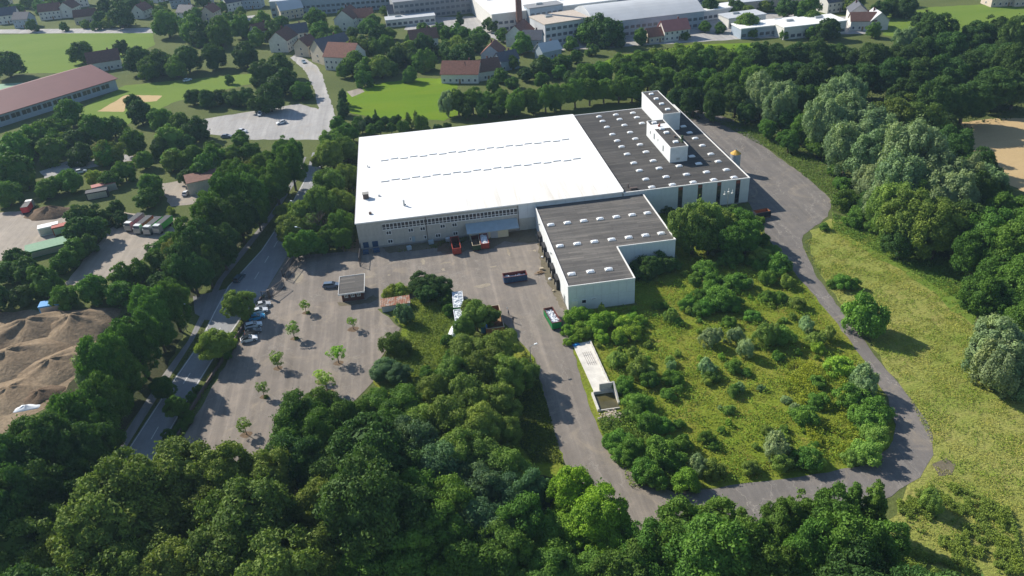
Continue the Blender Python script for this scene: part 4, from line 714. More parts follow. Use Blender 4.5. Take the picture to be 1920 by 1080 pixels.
# silo beside the dark hall
sx, sy = 104.4, 236.5
S_ = empty('silo', (sx, sy, 0), 0, 'pale steel silo with yellow conical cap beside the dark hall', 'silo'); S_.scale = (.9, .9, .84)
sb = MB(); sb.tube((0, 0, 1.2), (0, 0, 8.2), 1.9, n=24)
for k in range(5): sb.tube((0, 0, 1.8 + k * 1.4), (0, 0, 1.9 + k * 1.4), 1.95, n=24)
sb.build('tank', M['palegrey'], S_); cp = MB(); cp.tube((0, 0, 8.2), (0, 0, 9.6), 2.0, .25, n=12); cp.build('cap', M['yellow'], S_)
MB().tube((0, 0, 9.6), (0, 0, 10.1), .25, n=8).build('filler', M['steel'], S_)
for k in range(4): a = math.pi / 4 + k * math.pi / 2; MB().box(-.12, .12, -.12, .12, 0, 1.4).build('leg', M['steel'], S_, (1.5 * math.cos(a), 1.5 * math.sin(a), 0))
lad = MB().tube((-1.95, -.25, .5), (-1.95, -.25, 8.4), .04, n=4).tube((-1.95, .25, .5), (-1.95, .25, 8.4), .04, n=4)
for k in range(20): lad.tube((-1.95, -.25, .8 + k * .38), (-1.95, .25, .8 + k * .38), .025, n=4)
lad.build('ladder', M['steel'], S_)

# gatehouse
gx0, gx1, gy0, gy1 = -24.9, -19.2, 184.6, 191.6
G_ = empty('gatehouse', (gx0, gy0, 0), 0, 'small dark brick gatehouse with grey flat roof and white fascia', 'gatehouse'); o = (gx0, gy0)
bk = MB().box(gx0, gx1, gy0, gy1, 0, 3.0).build('wall', M['brick'], G_, origin=o)
MB().box(gx0 - .55, gx1 + .45, gy0 - 1.3, gy1 + 1.1, 3.0, 3.16).build('roof', M['felt2'], G_, origin=o)
MB().box(gx0 - .65, gx1 + .55, gy0 - 1.4, gy0 - 1.3, 2.9, 3.3).box(gx0 - .65, gx1 + .55, gy1 + 1.1, gy1 + 1.2, 2.9, 3.3).box(gx0 - .65, gx0 - .55, gy0 - 1.3, gy1 + 1.1, 2.9, 3.3).box(gx1 + .45, gx1 + .55, gy0 - 1.3, gy1 + 1.1, 2.9, 3.3).build('fascia', M['trim'], G_, origin=o)
for xa in (-24.2, -22.5, -20.9): small_window(G_, o, xa, xa + .95, 1.2, 2.3, gy0 - .02, 2)
MB().box(gx1 - .01, gx1 + .05, gy0 + 3, gy0 + 4, 0, 2.1).build('door', M['brown'], G_, origin=o)
# shed
h0 = empty('shed', (-14.4, 176.7, 0), .03, 'long low shed with rusty corrugated roof beside the dark bush', 'shed')
MB().box(0, 7.3, 0, 2.4, 0, 2.0).build('wall', M['lowerwall'], h0)
rr = MB()
for i in range(34):
    xa = -.2 + i * 7.7 / 34; xb = xa + 7.7 / 34; zz = .05 * (i % 2)
    rr.add([(xa, -.35, 2.0 + zz), (xb, -.35, 2.05 - zz), (xb, 2.6, 2.7 - zz), (xa, 2.6, 2.65 + zz)], [(0, 1, 2, 3)])
rr.build('roof', M['rust'], h0); MB().box(-.2, 7.5, -.3, 2.55, 1.9, 1.99).build('roof_frame', M['wood'], h0)
for k in range(3): MB().box(.3 + k * 2.4, 2.3 + k * 2.4, -.04, .02, .1, 1.8).build('door', M['shutter'], h0)

# low wall along the car park
wp = [(-58.3, 134.5), (-56.2, 149.5), (-52.1, 167.8), (-48.1, 186.6), (-46.9, 191.6)]
BW = empty('retaining_wall', (wp[0][0], wp[0][1], 0), 0, 'long low dark wall between the roadside verge and the car park', 'wall')
for a, b in zip(wp[:-1], wp[1:]):
    L = math.dist(a, b); k = int(L / 2.5); ang = math.atan2(b[1] - a[1], b[0] - a[0]); me = MB().box(.02, L / k - .02, -.15, .15, 0, 1.0).mesh('wall_panel', M['brown'])
    for i in range(k): link_mesh('wall_panel', me, BW, (a[0] + (b[0] - a[0]) * i / k - wp[0][0], a[1] + (b[1] - a[1]) * i / k - wp[0][1], 0), ang)

# gates
def gate(label, a, b, h=2.0, bars=5, group='metal gates of the yard'):
    L = math.dist(a, b); g = empty('metal_gate', (a[0], a[1], 0), math.atan2(b[1] - a[1], b[0] - a[0]), label, 'gate', group)
    MB().box(0, L, -.06, .06, .15, .27).box(0, L, -.06, .06, h - .12, h).box(0, .14, -.07, .07, 0, h + .2).box(L - .1, L, -.06, .06, .27, h - .12).build('gate_frame', M['gatemetal'], g)
    mb = MB().box(.02, .08, -.02, .02, .2, h - .1).mesh('bar', M['gatemetal'])
    n = max(3, int(L / .55))
    for i in range(1, n): link_mesh('bar', mb, g, (i * L / n, 0, 0))
    br = MB().tube((0, 0, .25), (L, 0, h - .1), .04, n=4).build('brace', M['gatemetal'], g); return g
gate('open dark gate leaf on the road side of the entrance', (-42.4, 202.6), (-39.5, 214.0), 2.2)
gate('open gate leaf standing parallel inside the entrance', (-41.2, 200.2), (-38.8, 207.5), 2.2)
gate('gate leaf swung into the yard near the parked cars', (-44.6, 191.6), (-41.2, 196.6), 2.6)
gate('short gate wing beside the car park wall end', (-46.8, 191.8), (-44.9, 191.6), 2.2)
gate('tall mesh gate leaf standing by the hall front corner', (-20.6, 203.0), (-20.3, 212.6), 2.8)
MB().box(-.25, .25, -.25, .25, 0, 2.6).box(-.35, .35, -.35, .35, 2.6, 2.75).build('gate_post', M['gatemetal'], None, (-44.8, 191.3, 0))
tag(bpy.data.objects['gate_post'], 'thick dark gate post beside the swung gate leaf', 'post')

# ------------------------------------------------------------------ cars
def car(x, y, rz, col, label, roofcol=None, estate=False, glassroof=False, L=4.4, group='cars at the works'):
    r = empty('parked_car', (x, y, .055), rz, label, 'car', group); w = .88; l = L / 2
    bm_ = simple('paint_' + '_'.join(str(int(c * 100)) for c in col), col, .3, .03, 1, .6)
    b = MB(); prof = [(-l, .35), (-l + .05, .75), (-l + .1, .95), (-l + .9, 1.0), (l - 1.15, .98), (l - .35, .82), (l - .02, .68), (l, .35), (l - .4, .22), (-l + .4, .22)]
    b.extr(prof, -w, w, [.1, .07, .12, .1, .1, .13, .16, .1, .04, .04]); b.build('body', bm_, r)
    xb, xt, xf, xh = (-l + .18, -l + .45, l - 1.2, l - 2.0) if estate else (-l + .25, -l + .85, l - 1.15, l - 1.95)
    MB().add([(xb, -w + .1, .96), (xf, -w + .1, .95), (xf, w - .1, .95), (xb, w - .1, .96), (xt, -w + .24, 1.4), (xh, -w + .24, 1.42), (xh, w - .24, 1.42), (xt, w - .24, 1.4)], [(4, 5, 6, 7), (0, 1, 5, 4), (1, 2, 6, 5), (2, 3, 7, 6), (3, 0, 4, 7)]).build('window_glass', M['glass'], r)
    MB().box(xt + .02, xh - .06, -w + .22, w - .22, 1.40, 1.47, taper=.08).build('roof', M['glass'] if glassroof else bm_, r)
    pl = MB()
    for sx_ in (-1, 1):
        for xx, x2 in ((xb + .05, xt + .02), (0.1, 0.08), (xf - .04, xh)): pl.tube((xx, sx_ * (w - .1), .97), (x2, sx_ * (w - .23), 1.42), .045, n=4)
    pl.build('pillar', bm_, r)
    wm = MB().tube((0, -.11, 0), (0, .11, 0), .33, n=14).mesh('wheel', M['black']); rm = MB().tube((0, -.12, 0), (0, .12, 0), .2, n=10).mesh('rim', M['steel'])
    for sx_ in (-l + .8, l - .85):
        for sy_ in (-1, 1): q = link_mesh('wheel', wm, r, (sx_, sy_ * (w - .1), .33)); link_mesh('rim', rm, q)
    for sy_ in (-1, 1):
        MB().box(l - .22, l - .03, sy_ * .6 - .17, sy_ * .6 + .17, .62, .74).build('headlight', M['dome'], r); MB().box(-l - .01, -l + .1, sy_ * .66 - .12, sy_ * .66 + .12, .72, .92).build('tail_light', M['red'], r)
        MB().box(xf - .15, xf + .02, sy_ * (w + .08) - .09, sy_ * (w + .08) + .09, .93, 1.05).build('mirror', bm_, r)
    return r
a0 = math.radians(12)
car(-46.0, 187.6, a0, (.46, .48, .50), 'silver hatchback with dark windows, at the gate end of the parked row', L=4.0)
car(-46.6, 184.5, a0, (.62, .66, .70), 'pale silver estate parked between the silver hatchback and blue car', estate=True)
car(-46.9, 181.6, a0, (.03, .30, .55), 'bright blue car in the parked row', L=4.2)
car(-47.3, 177.8, a0, (.74, .77, .80), 'white estate with roof rails parked between blue and black cars', estate=True)
car(-47.0, 174.8, a0, (.05, .06, .065), 'black hatchback with pale bonnet parked between two white cars', L=4.2)
car(-47.6, 171.6, a0, (.78, .80, .82), 'white hatchback with black roof at the open end of the row', glassroof=True, L=4.2)
car(-28.2, 193.4, math.radians(-4), (.12, .17, .24), 'dark blue estate parked beside the brick gatehouse', estate=True, L=4.8)
car(-54.6, 204.2, math.radians(70), (.05, .09, .12), 'dark blue estate driving on the public road', estate=True, L=4.6)

# ------------------------------------------------------------------ roll-off containers
def container(x, y, rz, L, Wd, H, outm, inm, fill, label, wall_tilt=.12, rim=None):
    r = empty('skip_container', (x, y, .06), rz, label, 'container', 'roll-off containers in the yard'); t = .08; k = wall_tilt
    MB().box(-L / 2, L / 2, -Wd / 2, Wd / 2, .15, .3).build('floor', inm, r)
    b = MB(); l, w = L / 2, Wd / 2
    b.box(-l, l, -w, -w + t, .3, H).box(-l, l, w - t, w, .3, H).box(-l, -l + t, -w + t, w - t, .3, H).box(l - t, l, -w + t, w - t, .3, H).build('side_wall', outm, r)
    b = MB().box(-l + t + .005, l - t - .005, -w + t + .004, -w + t + .02, .31, H - .05).box(-l + t + .005, l - t - .005, w - t - .02, w - t - .004, .31, H - .05).box(-l + t + .004, -l + t + .02, -w + t + .03, w - t - .03, .31, H - .05).box(l - t - .02, l - t - .004, -w + t + .03, w - t - .03, .31, H - .05).build('inner_wall', inm, r)
    b = MB()
    n = int(L / .75)
    for i in range(n + 1):
        xx = -l + .02 + i * (L - .12) / n
        for s_ in (-1, 1): b.box(xx, xx + .08, s_ * w - .05 if s_ > 0 else -w - .05, s_ * w + .05 if s_ > 0 else -w + .05 - .0, .3, H - .1)
    b.build('rib', outm, r)
    MB().box(-l - .06, l + .06, -w - .06, -w + .1, H, H + .1).box(-l - .06, l + .06, w - .1, w + .06, H, H + .1).box(-l - .06, -l + .1, -w + .1, w - .1, H, H + .1).box(l - .1, l + .06, -w + .1, w - .1, H, H + .1).build('rim', rim or outm, r)
    MB().box(-l, l, -.5, -.35, 0, .15).box(-l, l, .35, .5, 0, .15).build('skid_rail', M['navy'], r)
    for s_ in (-1, 1): MB().tube((-l + .5, s_ * .6 - .1, .12), (-l + .5, s_ * .6 + .1, .12), .12, n=8).build('roller', M['navy'], r)
    if fill:
        fm, fh, nn = fill; q = random.Random(int(x * 7)); f = MB()
        for i in range(nn):
            cx, cy, s_ = q.uniform(-l + .35, l - .35), q.uniform(-w + .3, w - .3), q.uniform(.1, .38); cz = fh + q.uniform(-.15, .2)
            f.box(cx - s_, cx + s_, cy - s_ * q.uniform(.2, .8), cy + s_ * q.uniform(.2, .8), cz, cz + q.uniform(.06, .3), rz=q.uniform(0, 3), taper=q.uniform(0, .6))
        f.box(-l + .1, l - .1, -w + .1, w - .1, .32, fh)
        tag(f.build('load', fm, r), kind='stuff')
    return r
HP = math.pi / 2
container(7.4, 206.5, HP + .02, 7.5, 2.4, 2.1, M['red'], M['darkred'], None, 'empty rusty red container, leftmost in front of the hall')
container(13.3, 206.8, HP, 6.5, 2.3, 1.9, M['dgreen'], M['darkred'], (M['wood'], .6, 30), 'dark green container with rusty scrap beside the filled red one', rim=M['timber'])
container(15.9, 207.1, HP - .02, 6.3, 2.3, 1.9, M['red'], M['darkred'], (M['rubbish'], 1.6, 70), 'red container heaped with white rubbish under the lean-to')
container(21.6, 184.2, .03, 6.4, 2.4, 2.0, M['blue'], M['darkred'], (M['rubbish'], 1.1, 45), 'dark blue container with pale scrap alone in the yard middle', rim=M['darkred'])
container(27.6, 161.9, HP + .12, 7.0, 2.35, 2.1, M['green'], M['darkred'], (M['rubbish'], 1.5, 90), 'green container full of white rubble beside the bushes', rim=M['darkred'])
container(5.3, 174.6, HP - .04, 7.6, 2.6, 2.3, M['green'], M['green'], (M['rubbish'], 2.25, 120), 'container heaped with white plastic next to the dark bush', rim=M['rubbish'])
container(5.0, 167.4, HP, 5.0, 2.5, 2.2, M['green'], M['green'], (M['rubbish'], 2.1, 70), 'container of white plastic half hidden under the green trees', rim=M['rubbish'])
container(13.0, 163.9, HP, 10.0, 4.4, 2.6, M['orange'], M['orange'], (M['wood'], .5, 20), 'large open orange brown bin with timber rim beside the trees', rim=M['timber'])
container(*at(1427, 407), .12, 5.0, 2.4, 2.0, M['navy'], M['orange'], (M['dgreen'], .8, 10), 'dark container with orange inside near the loop road')
# tipped white tarpaulin mound and blue barrel
tp = MB(); q = random.Random(3); n, k = 10, 7; V = []
for i in range(n):
    for j in range(k):
        u, v = i / (n - 1), j / (k - 1); V.append((u * 7.5 - 3.7, v * 2.8 - 1.4, max(.0, 1.7 * math.sin(math.pi * v) ** .6 * math.sin(math.pi * (u * .9 + .05)) ** .4 + q.uniform(-.12, .12))))
tp.add(V, [(i * k + j, (i + 1) * k + j, (i + 1) * k + j + 1, i * k + j + 1) for i in range(n - 1) for j in range(k - 1)])
t_ = tp.build('white_tarpaulin', M['rubbish'], None, (2.9, 162.0, .08), 1.25); tag(t_, 'crumpled white tarpaulin mound among the weeds by the trees', 'tarpaulin')
bx, by = at(907, 609, 2.2); B_ = empty('barrel', (bx, by, 2.0), 0, 'bright blue barrel between the trees and the orange brown bin', 'barrel')
MB().tube((0, 0, -1.95), (0, 0, 0), .8, .85, 14).tube((0, 0, 0), (0, 0, .4), .85, .6, 14).build('barrel_body', M['bright_blue'], B_)
MB().tube((0, 0, .4), (0, 0, .55), .3, n=10).build('lid', M['trim'], B_)

# pallets and scraps by the docks
pr = empty('pallet_heap', (28.6, 186.3, .06), .3, 'small heap of broken wooden pallets beside the loading docks', 'pallets')
for i in range(14): q = random.Random(i); MB().box(-.8, .8, -.07, .07, 0, .05, rz=q.uniform(-.5, .6)).build('plank', M['wood'], pr, (q.uniform(-.8, .8), q.uniform(-.5, .5), .03 + i * .035))
for i, (x, y, s_, mt_) in enumerate(((29.6, 188.2, .5, 'timber'), (30.8, 182.5, .35, 'rubbish'), (30.6, 176.2, .3, 'timber'), (31.0, 195.0, .3, 'rubbish'))):
    c = MB().box(-s_, s_, -s_ * .7, s_ * .7, 0, s_ * 1.1).box(-s_ * 1.04, s_ * 1.04, -s_ * .74, s_ * .74, s_ * 1.1, s_ * 1.2).build('crate', M[mt_], None, (x, y, .06), .3 * i)
    tag(c, ['pale timber box by the pallet heap at the docks', 'white bag between the two middle dock doors', 'small timber box at the dock nearest the annex corner', 'white bag by the second dock door from the hall'][i], 'box')
for i, (x, y, s_, mt_, lb) in enumerate(((-18.9, 210.3, .8, 'blue', 'dark blue waste bin at the hall corner below the blue door'), (-15.8, 210.6, .9, 'blue', 'wider dark blue waste bin farther from the hall corner'), (.4, 211.6, .7, 'sheet', 'pale blue bin below the downpipe of the hall'), (-6.2, 209.6, .6, 'sheet', 'grey bin in the weeds before the hall door'), (5.5, 211.9, .6, 'palegrey', 'small pale bin near the empty red container'))):
    b_ = empty('waste_bin', (x, y, .06), .1 * i, lb, 'bin'); MB().box(-s_, s_, -.5, .5, .1, 1.1, taper=-.08).build('bin_body', M[mt_], b_); MB().box(-s_ * 1.1, s_ * 1.1, -.58, .58, 1.1, 1.2, taper=.1).build('lid', M[mt_], b_)

# ------------------------------------------------------------------ concrete slab, basin and rubble
sl_ = MB().prism([(30.4, 151.4), (34.6, 151.6), (35.1, 132.9), (31.2, 132.0), (30.9, 140)], .05, .2).build('concrete_slab', M['slab']); tag(sl_, kind='structure')
kb = empty('concrete_kerb', (34.7, 151.5, 0), 0, 'narrow raised concrete kerb along the pale slab', 'kerb')
for i in range(7): MB().box(-.18, .18, -2.55, 0, 0, .55).build('kerb_stone', M['conc'], kb, (.06 * i, -i * 2.62, 0))
rb = empty('steel_mesh', (33, 145, .22), 0, 'dark reinforcing mesh lying on the pale concrete slab', 'mesh')
wm_ = MB().box(-.025, .025, -2.6, 2.6, 0, .04).mesh('wire', M['brown'])
for i in range(5): link_mesh('wire', wm_, rb, (-.9 + i * .45, 0, 0), .05)
for i in range(2): MB().box(-1.0, 1.0, -.02, .02, .045, .07).build('wire', M['steel'], rb, (0, -1.8 + i * 3.1, 0), .1)
tb = tag(MB().box(-.9, .9, -.5, .5, 0, .12, taper=.2).box(-.5, .6, -.3, .4, .12, .22).build('blue_tarpaulin', M['bright_blue'], None, (31.2, 150.9, .2), .3), 'small blue tarpaulin at the bush end of the concrete slab', 'tarpaulin')
bs = empty('concrete_basin', (30.6, 126.4, 0), 0, 'broken concrete basin of murky water at the slab end', 'basin')
MB().box(-.2, .2, 0, 5.8, 0, .7).build('side_wall', M['conc'], bs); MB().box(.2, 4.6, 5.5, 5.8, 0, .9).build('back_wall', M['conc'], bs)
MB().box(1.6, 4.6, 5.8, 6.1, 0, 2.6).build('tall_wall', M['conc'], bs); MB().add([(4.6, 1.4, 0), (4.95, 1.4, 0), (4.95, 6.1, 0), (4.6, 6.1, 0), (4.6, 1.4, .6), (4.95, 1.4, .6), (4.95, 6.1, 2.7), (4.6, 6.1, 2.7)], [(3, 2, 1, 0), (4, 5, 6, 7), (0, 1, 5, 4), (1, 2, 6, 5), (2, 3, 7, 6), (3, 0, 4, 7)]).build('side_wall', M['conc'], bs)
MB().box(.2, 4.6, .2, 5.5, .03, .16).build('water', M['water'], bs); MB().box(.2, 4.6, 0, .2, 0, .35).build('front_wall', M['conc'], bs)
rbm = MB(); q = random.Random(5)
for i in range(170):
    x, y, s_ = q.gauss(33.0, 1.1), q.gauss(124.2, .9), q.uniform(.08, .4); rbm.box(x - s_, x + s_, y - s_ * .7, y + s_ * .7, 0, s_ * q.uniform(.5, 1.3), rz=q.uniform(0, 3), taper=q.uniform(.1, .7))
tag(rbm.build('rubble', M['debris']), kind='stuff')

# street lamps
def lamp(x, y, rz, label, h=8):
    r = empty('street_lamp', (x, y, 0), rz, label, 'street lamp', 'street lamps')
    MB().tube((0, 0, 0), (0, 0, h), .13, .07, 8).build('pole', M['steel'], r); MB().tube((0, 0, h), (1.3, 0, h + .25), .05, n=6).build('arm', M['steel'], r); MB().box(1.1, 1.9, -.18, .18, h + .2, h + .36, taper=.2).build('lamp_head', M['dome'], r)
x, y = at(996, 690); lamp(x, y, .3, 'tall steel street lamp beside the yard exit and the green trees', 6)
x, y = at(222, 800); lamp(x - 1.5, y, -.2, 'street lamp on the cycle path nearest the foreground wood')
x, y = at(358, 620); lamp(x - 1, y, -.2, 'street lamp among the roadside trees opposite the yellowish tree')
lamp(-40.0, 236, 2.8, 'street lamp beside the road behind the entrance trees', 8)
lamp(-36.9, 216.5, 2.8, 'street lamp at the wood edge near the open gates', 8)
# small antenna cluster by the dark hall
an = empty('antenna_mast', (90.9, 208.5, 0), 0, 'white antennas on a mast before the dark hall windows', 'antenna')
MB().tube((0, 0, 0), (0, 0, 6.8), .12, .08, 6).build('mast', M['steel'], an)
for i, (dx, dz) in enumerate(((-1.2, 6.2), (0, 6.9), (1.2, 6.3))): MB().tube((dx, 0, dz), (dx, 0, dz + 1.1), .1, n=6).box(dx - .25, dx + .25, -.2, .2, dz - .1, dz + .15).build('antenna', M['trim'], an)
MB().tube((-1.3, 0, 6.2), (1.3, 0, 6.3), .05, n=4).build('cross_bar', M['steel'], an)

# people
def person(x, y, rz, label, mat_c, white_top=False):
    r = empty('person', (x, y, .06), rz, label, 'person')
    me = bpy.data.meshes.new('body')
    V = [(0, 0, .95), (0, 0, 1.15), (0, 0, 1.42), (0, 0, 1.53), (0, .02, 1.68), (-.1, 0, .9), (-.12, .12, .5), (-.12, .05, .08), (-.12, .18, .04), (.1, 0, .9), (.12, -.1, .5), (.12, -.22, .1), (.12, -.1, .04), (-.2, 0, 1.4), (-.26, -.04, 1.12), (-.25, .08, .9), (.2, 0, 1.4), (.26, .04, 1.12), (.25, -.02, .88), (0, .02, 1.78)]
    E_ = [(0, 1), (1, 2), (2, 3), (3, 4), (0, 5), (5, 6), (6, 7), (7, 8), (0, 9), (9, 10), (10, 11), (11, 12), (2, 13), (13, 14), (14, 15), (2, 16), (16, 17), (17, 18), (4, 19)]
    R_ = [.15, .14, .15, .06, .1, .1, .075, .05, .045, .1, .075, .05, .045, .07, .05, .035, .07, .05, .035, .07]
    me.from_pydata(V, E_, []); ob = link_mesh('body', me, r); me.materials.append(mat_c); md = ob.modifiers.new('skin', 'SKIN')
    for i, d in enumerate(me.skin_vertices[0].data): d.radius = (R_[i], R_[i]); d.use_root = i == 0
    md.use_smooth_shade = True; s2 = ob.modifiers.new('sub', 'SUBSURF'); s2.levels = s2.render_levels = 1
    MB().tube((0, .03, 1.60), (0, .03, 1.74), .085, .075, 8).build('face', M['skin'], r); MB().tube((0, 0, 1.68), (0, 0, 1.82), .11, .06, 8).build('hair', M['wood'], r); return r
x, y = at(954, 592); person(x, y, 1.0, 'person in grey clothes walking beside the orange brown bin', M['cloth2'])
x, y = at(962.5, 605); person(x, y, 2.2, 'person in black clothes standing nearer the street lamp', M['cloth'])
vp = tag(MB().box(-.03, .03, -.03, .03, 0, 2.2).box(-.2, .2, -.02, .02, 1.9, 2.2).build('marker_post', M['trim'], None, (*at(952, 590), 0)), 'thin white marker post beside the person in grey', 'post')

# ------------------------------------------------------------------ town
def house(x, y, w, d, h, rz, wall, roof, label, rh=None, group='houses of the town', cat='house', dorm=False):
    rh = rh or d * .42; r = empty('house', (x, y, 0), rz, label, cat, group); a, b = w / 2, d / 2
    wl = MB().box(-a, a, -b, b, 0, h); wl.add([(-a, -b, h), (-a, b, h), (-a, 0, h + rh), (a, -b, h), (a, b, h), (a, 0, h + rh)], [(0, 2, 1), (3, 4, 5), (0, 3, 5, 2), (1, 2, 5, 4)]); wl.build('wall', wall, r)
    e = .45; sl2 = rh / b
    rf = MB()
    for s_ in (-1, 1):
        y0, y1 = s_ * (b + e), 0; z0 = h - e * sl2 + .06; z1 = h + rh + .06
        rf.add([(-a - e, y0, z0), (a + e, y0, z0), (a + e, y1, z1), (-a - e, y1, z1), (-a - e, y0, z0 + .18), (a + e, y0, z0 + .18), (a + e, y1, z1 + .18), (-a - e, y1, z1 + .18)], [(0, 1, 2, 3), (4, 5, 6, 7), (0, 1, 5, 4), (1, 2, 6, 5), (3, 0, 4, 7)])
    ro = rf.build('roof', roof, r)
    MB().box(a * .4 - .35, a * .4 + .35, -.35 + b * .2, .35 + b * .2, h + rh * .5, h + rh + 1.0).build('chimney', M['brick'], ro)
    wm2 = MB().box(-.55, .55, -.05, .05, 0, 1.3).mesh('window', M['trim']); pm2 = MB().box(-.47, .47, -.07, .07, .08, 1.22).mesh('pane', M['dark_glass2'])
    nf = max(1, int(h / 2.7)); nc = max(2, int(w / 2.8))
    for k in range(nf):
        for i in range(nc):
            wi = link_mesh('window', wm2, r, (-a + (i + .5) * w / nc, -b - .03, .9 + 2.7 * k)); link_mesh('pane', pm2, wi)
    for s_ in (-1, 1):
        for k in range(nf):
            wi = link_mesh('window', wm2, r, (s_ * (a + .03), 0, .9 + 2.7 * k), HP); link_mesh('pane', pm2, wi)
    MB().box(-.5, .5, -b - .06, -b + .02, 0, 2.1).build('door', M['wood'], r, (w / (2 * nc) * (nc % 2) + .0, 0, 0))
    return r
HS = [ # px, py, w, d, h, rot deg, wall, roof, label
 (20, 42, 13, 10, 6, 10, 'plaster', 'slate', 'white house with slate roof at the town edge behind the sports field'),
 (50, 50, 11, 9, 6, -15, 'bluegrey', 'slate', 'blue grey house next to the white slate roofed house'),
 (100, 34, 14, 10, 6, 5, 'plaster', 'rooftile2', 'white house with brown roof behind the sports field'),
 (135, 30, 12, 10, 6.5, 80, 'plaster', 'rooftile2', 'gable fronted white house with brown roof'),
 (165, 42, 14, 9, 5, 8, 'beige', 'rooftile2', 'beige house with brown roof near the field corner'),
 (150, 12, 13, 10, 6, 20, 'plaster', 'rooftile', 'white house with red roof at the picture top behind brown ones'),
 (65, 8, 12, 10, 6, 40, 'plaster', 'slate', 'white slate roofed house at the farthest row'),
 (270, 32, 11, 9, 5.5, 70, 'plaster', 'rooftile', 'small house with orange red roof between two tree clumps'),
 (340, 12, 14, 10, 6, 15, 'bluegrey', 'slate', 'blue grey house beyond the tree clumps'),
 (355, 36, 11, 9, 5.5, -30, 'plaster', 'slate', 'small white house with slate roof by the pale road'),
 (398, 36, 12, 9, 5.5, 75, 'beige', 'rooftile', 'beige house with faded red roof'),
 (440, 18, 13, 10, 6, 30, 'plaster', 'slate', 'white house with dark roof behind the hedge'),
 (475, 14, 14, 10, 6.5, -10, 'bluegrey', 'slate', 'blue grey house beside the long blue hall'),
 (495, 72, 12, 9, 5.5, 30, 'plaster', 'rooftile2', 'white house with brown roof at the roadside trees'),
 (535, 92, 14, 11, 6.5, 70, 'plaster', 'rooftile2', 'gabled white house with reddish brown roof at the street bend'),
 (560, 78, 12, 10, 6, 10, 'plaster', 'slate', 'white house with dark slate roof above the street bend'),
 (577, 102, 10, 9, 6, 60, 'beige', 'rooftile2', 'small beige house right at the street bend'),
 (546, 32, 15, 11, 6, 20, 'beige', 'palegrey', 'beige house with pale roof below the blue hall'),
 (625, 112, 18, 13, 7, 35, 'beige', 'slate', 'large half timbered house with grey roof beside the street'),
 (650, 126, 17, 13, 7, -30, 'plaster', 'rooftile', 'large white house with red brown roof beside the lush field'),
 (655, 52, 17, 12, 7, 75, 'plaster', 'rooftile2', 'tall white gabled house among trees'),
 (682, 48, 13, 10, 6, 0, 'plaster', 'rooftile', 'red roofed house beside the tall white gabled house'),
 (750, 36, 14, 10, 5, 5, 'bluegrey', 'slate', 'low blue grey house by the works yard'),
 (795, 86, 15, 10, 5, 5, 'plaster', 'rooftile2', 'white house with dark red roof among dense trees'),
 (868, 150, 18, 11, 4.5, -20, 'plaster', 'rooftile', 'long white house with orange red roof at the lush field'),
 (905, 146, 16, 10, 4.5, 10, 'plaster', 'rooftile2', 'low house with brown roof joined beside the orange red one'),
 (926, 118, 11, 10, 6, 70, 'bluegrey', 'rooftile', 'pale blue house with pinkish red roof'),
 (950, 128, 10, 8, 5, 20, 'bluegrey', 'slate', 'small pale blue house behind the brown roofed house'),
 (976, 82, 14, 11, 6.5, 60, 'plaster', 'rooftile', 'house with bright orange roof near the factory chimney'),
 (1000, 92, 10, 9, 6, -20, 'bluegrey', 'slate', 'pale blue house next to the bright orange roof'),
 (1028, 108, 11, 8, 4.5, 20, 'bluegrey', 'palegrey', 'small blue and white house below the office block'),
 (1262, 72, 14, 10, 5.5, 5, 'plaster', 'pinkroof', 'white house with pinkish red roof before the grey hall'),
 (1232, 76, 12, 8, 3.5, 5, 'beige', 'rooftile', 'low beige annex beside the pinkish red roofed house'),
 (1605, 40, 12, 9, 6, 70, 'plaster', 'slate', 'white house with blue slate roof at the meadow edge'),
 (1640, 52, 11, 9, 5, 80, 'plaster', 'palegrey', 'small white house with pale roof by the meadow trees'),
 (1614, 54, 12, 8, 5, -20, 'plaster', 'rooftile2', 'house with brown roof between two white houses'),
 (1560, 20, 14, 10, 6, 10, 'plaster', 'slate', 'white house with slate roof behind the white sheds'),
 (1875, 8, 16, 11, 8, -8, 'stone', 'slate', 'stone walled house with dark openings in the far meadow corner'),
 (1912, 8, 12, 10, 7, -8, 'stone', 'rooftile2', 'stone house with brown roof at the picture corner'),
 (300, 2, 13, 10, 6, 50, 'plaster', 'rooftile', 'red roofed house in the farthest row beyond the trees'),
 (230, -4, 12, 9, 6, 10, 'plaster', 'slate', 'dark roofed house in the farthest row beyond the trees'),
 (390, 8, 12, 9, 6, 100, 'plaster', 'rooftile2', 'brown roofed house in the farthest row near the hedge'),
 (10, 12, 12, 10, 6, 100, 'plaster', 'rooftile', 'red roofed house in the farthest picture corner'),
]
for a in HS:
    x, y = at(a[0], a[1]); house(x, y, a[2], a[3], a[4], math.radians(a[5]), M[a[6]], M[a[7]], a[8])
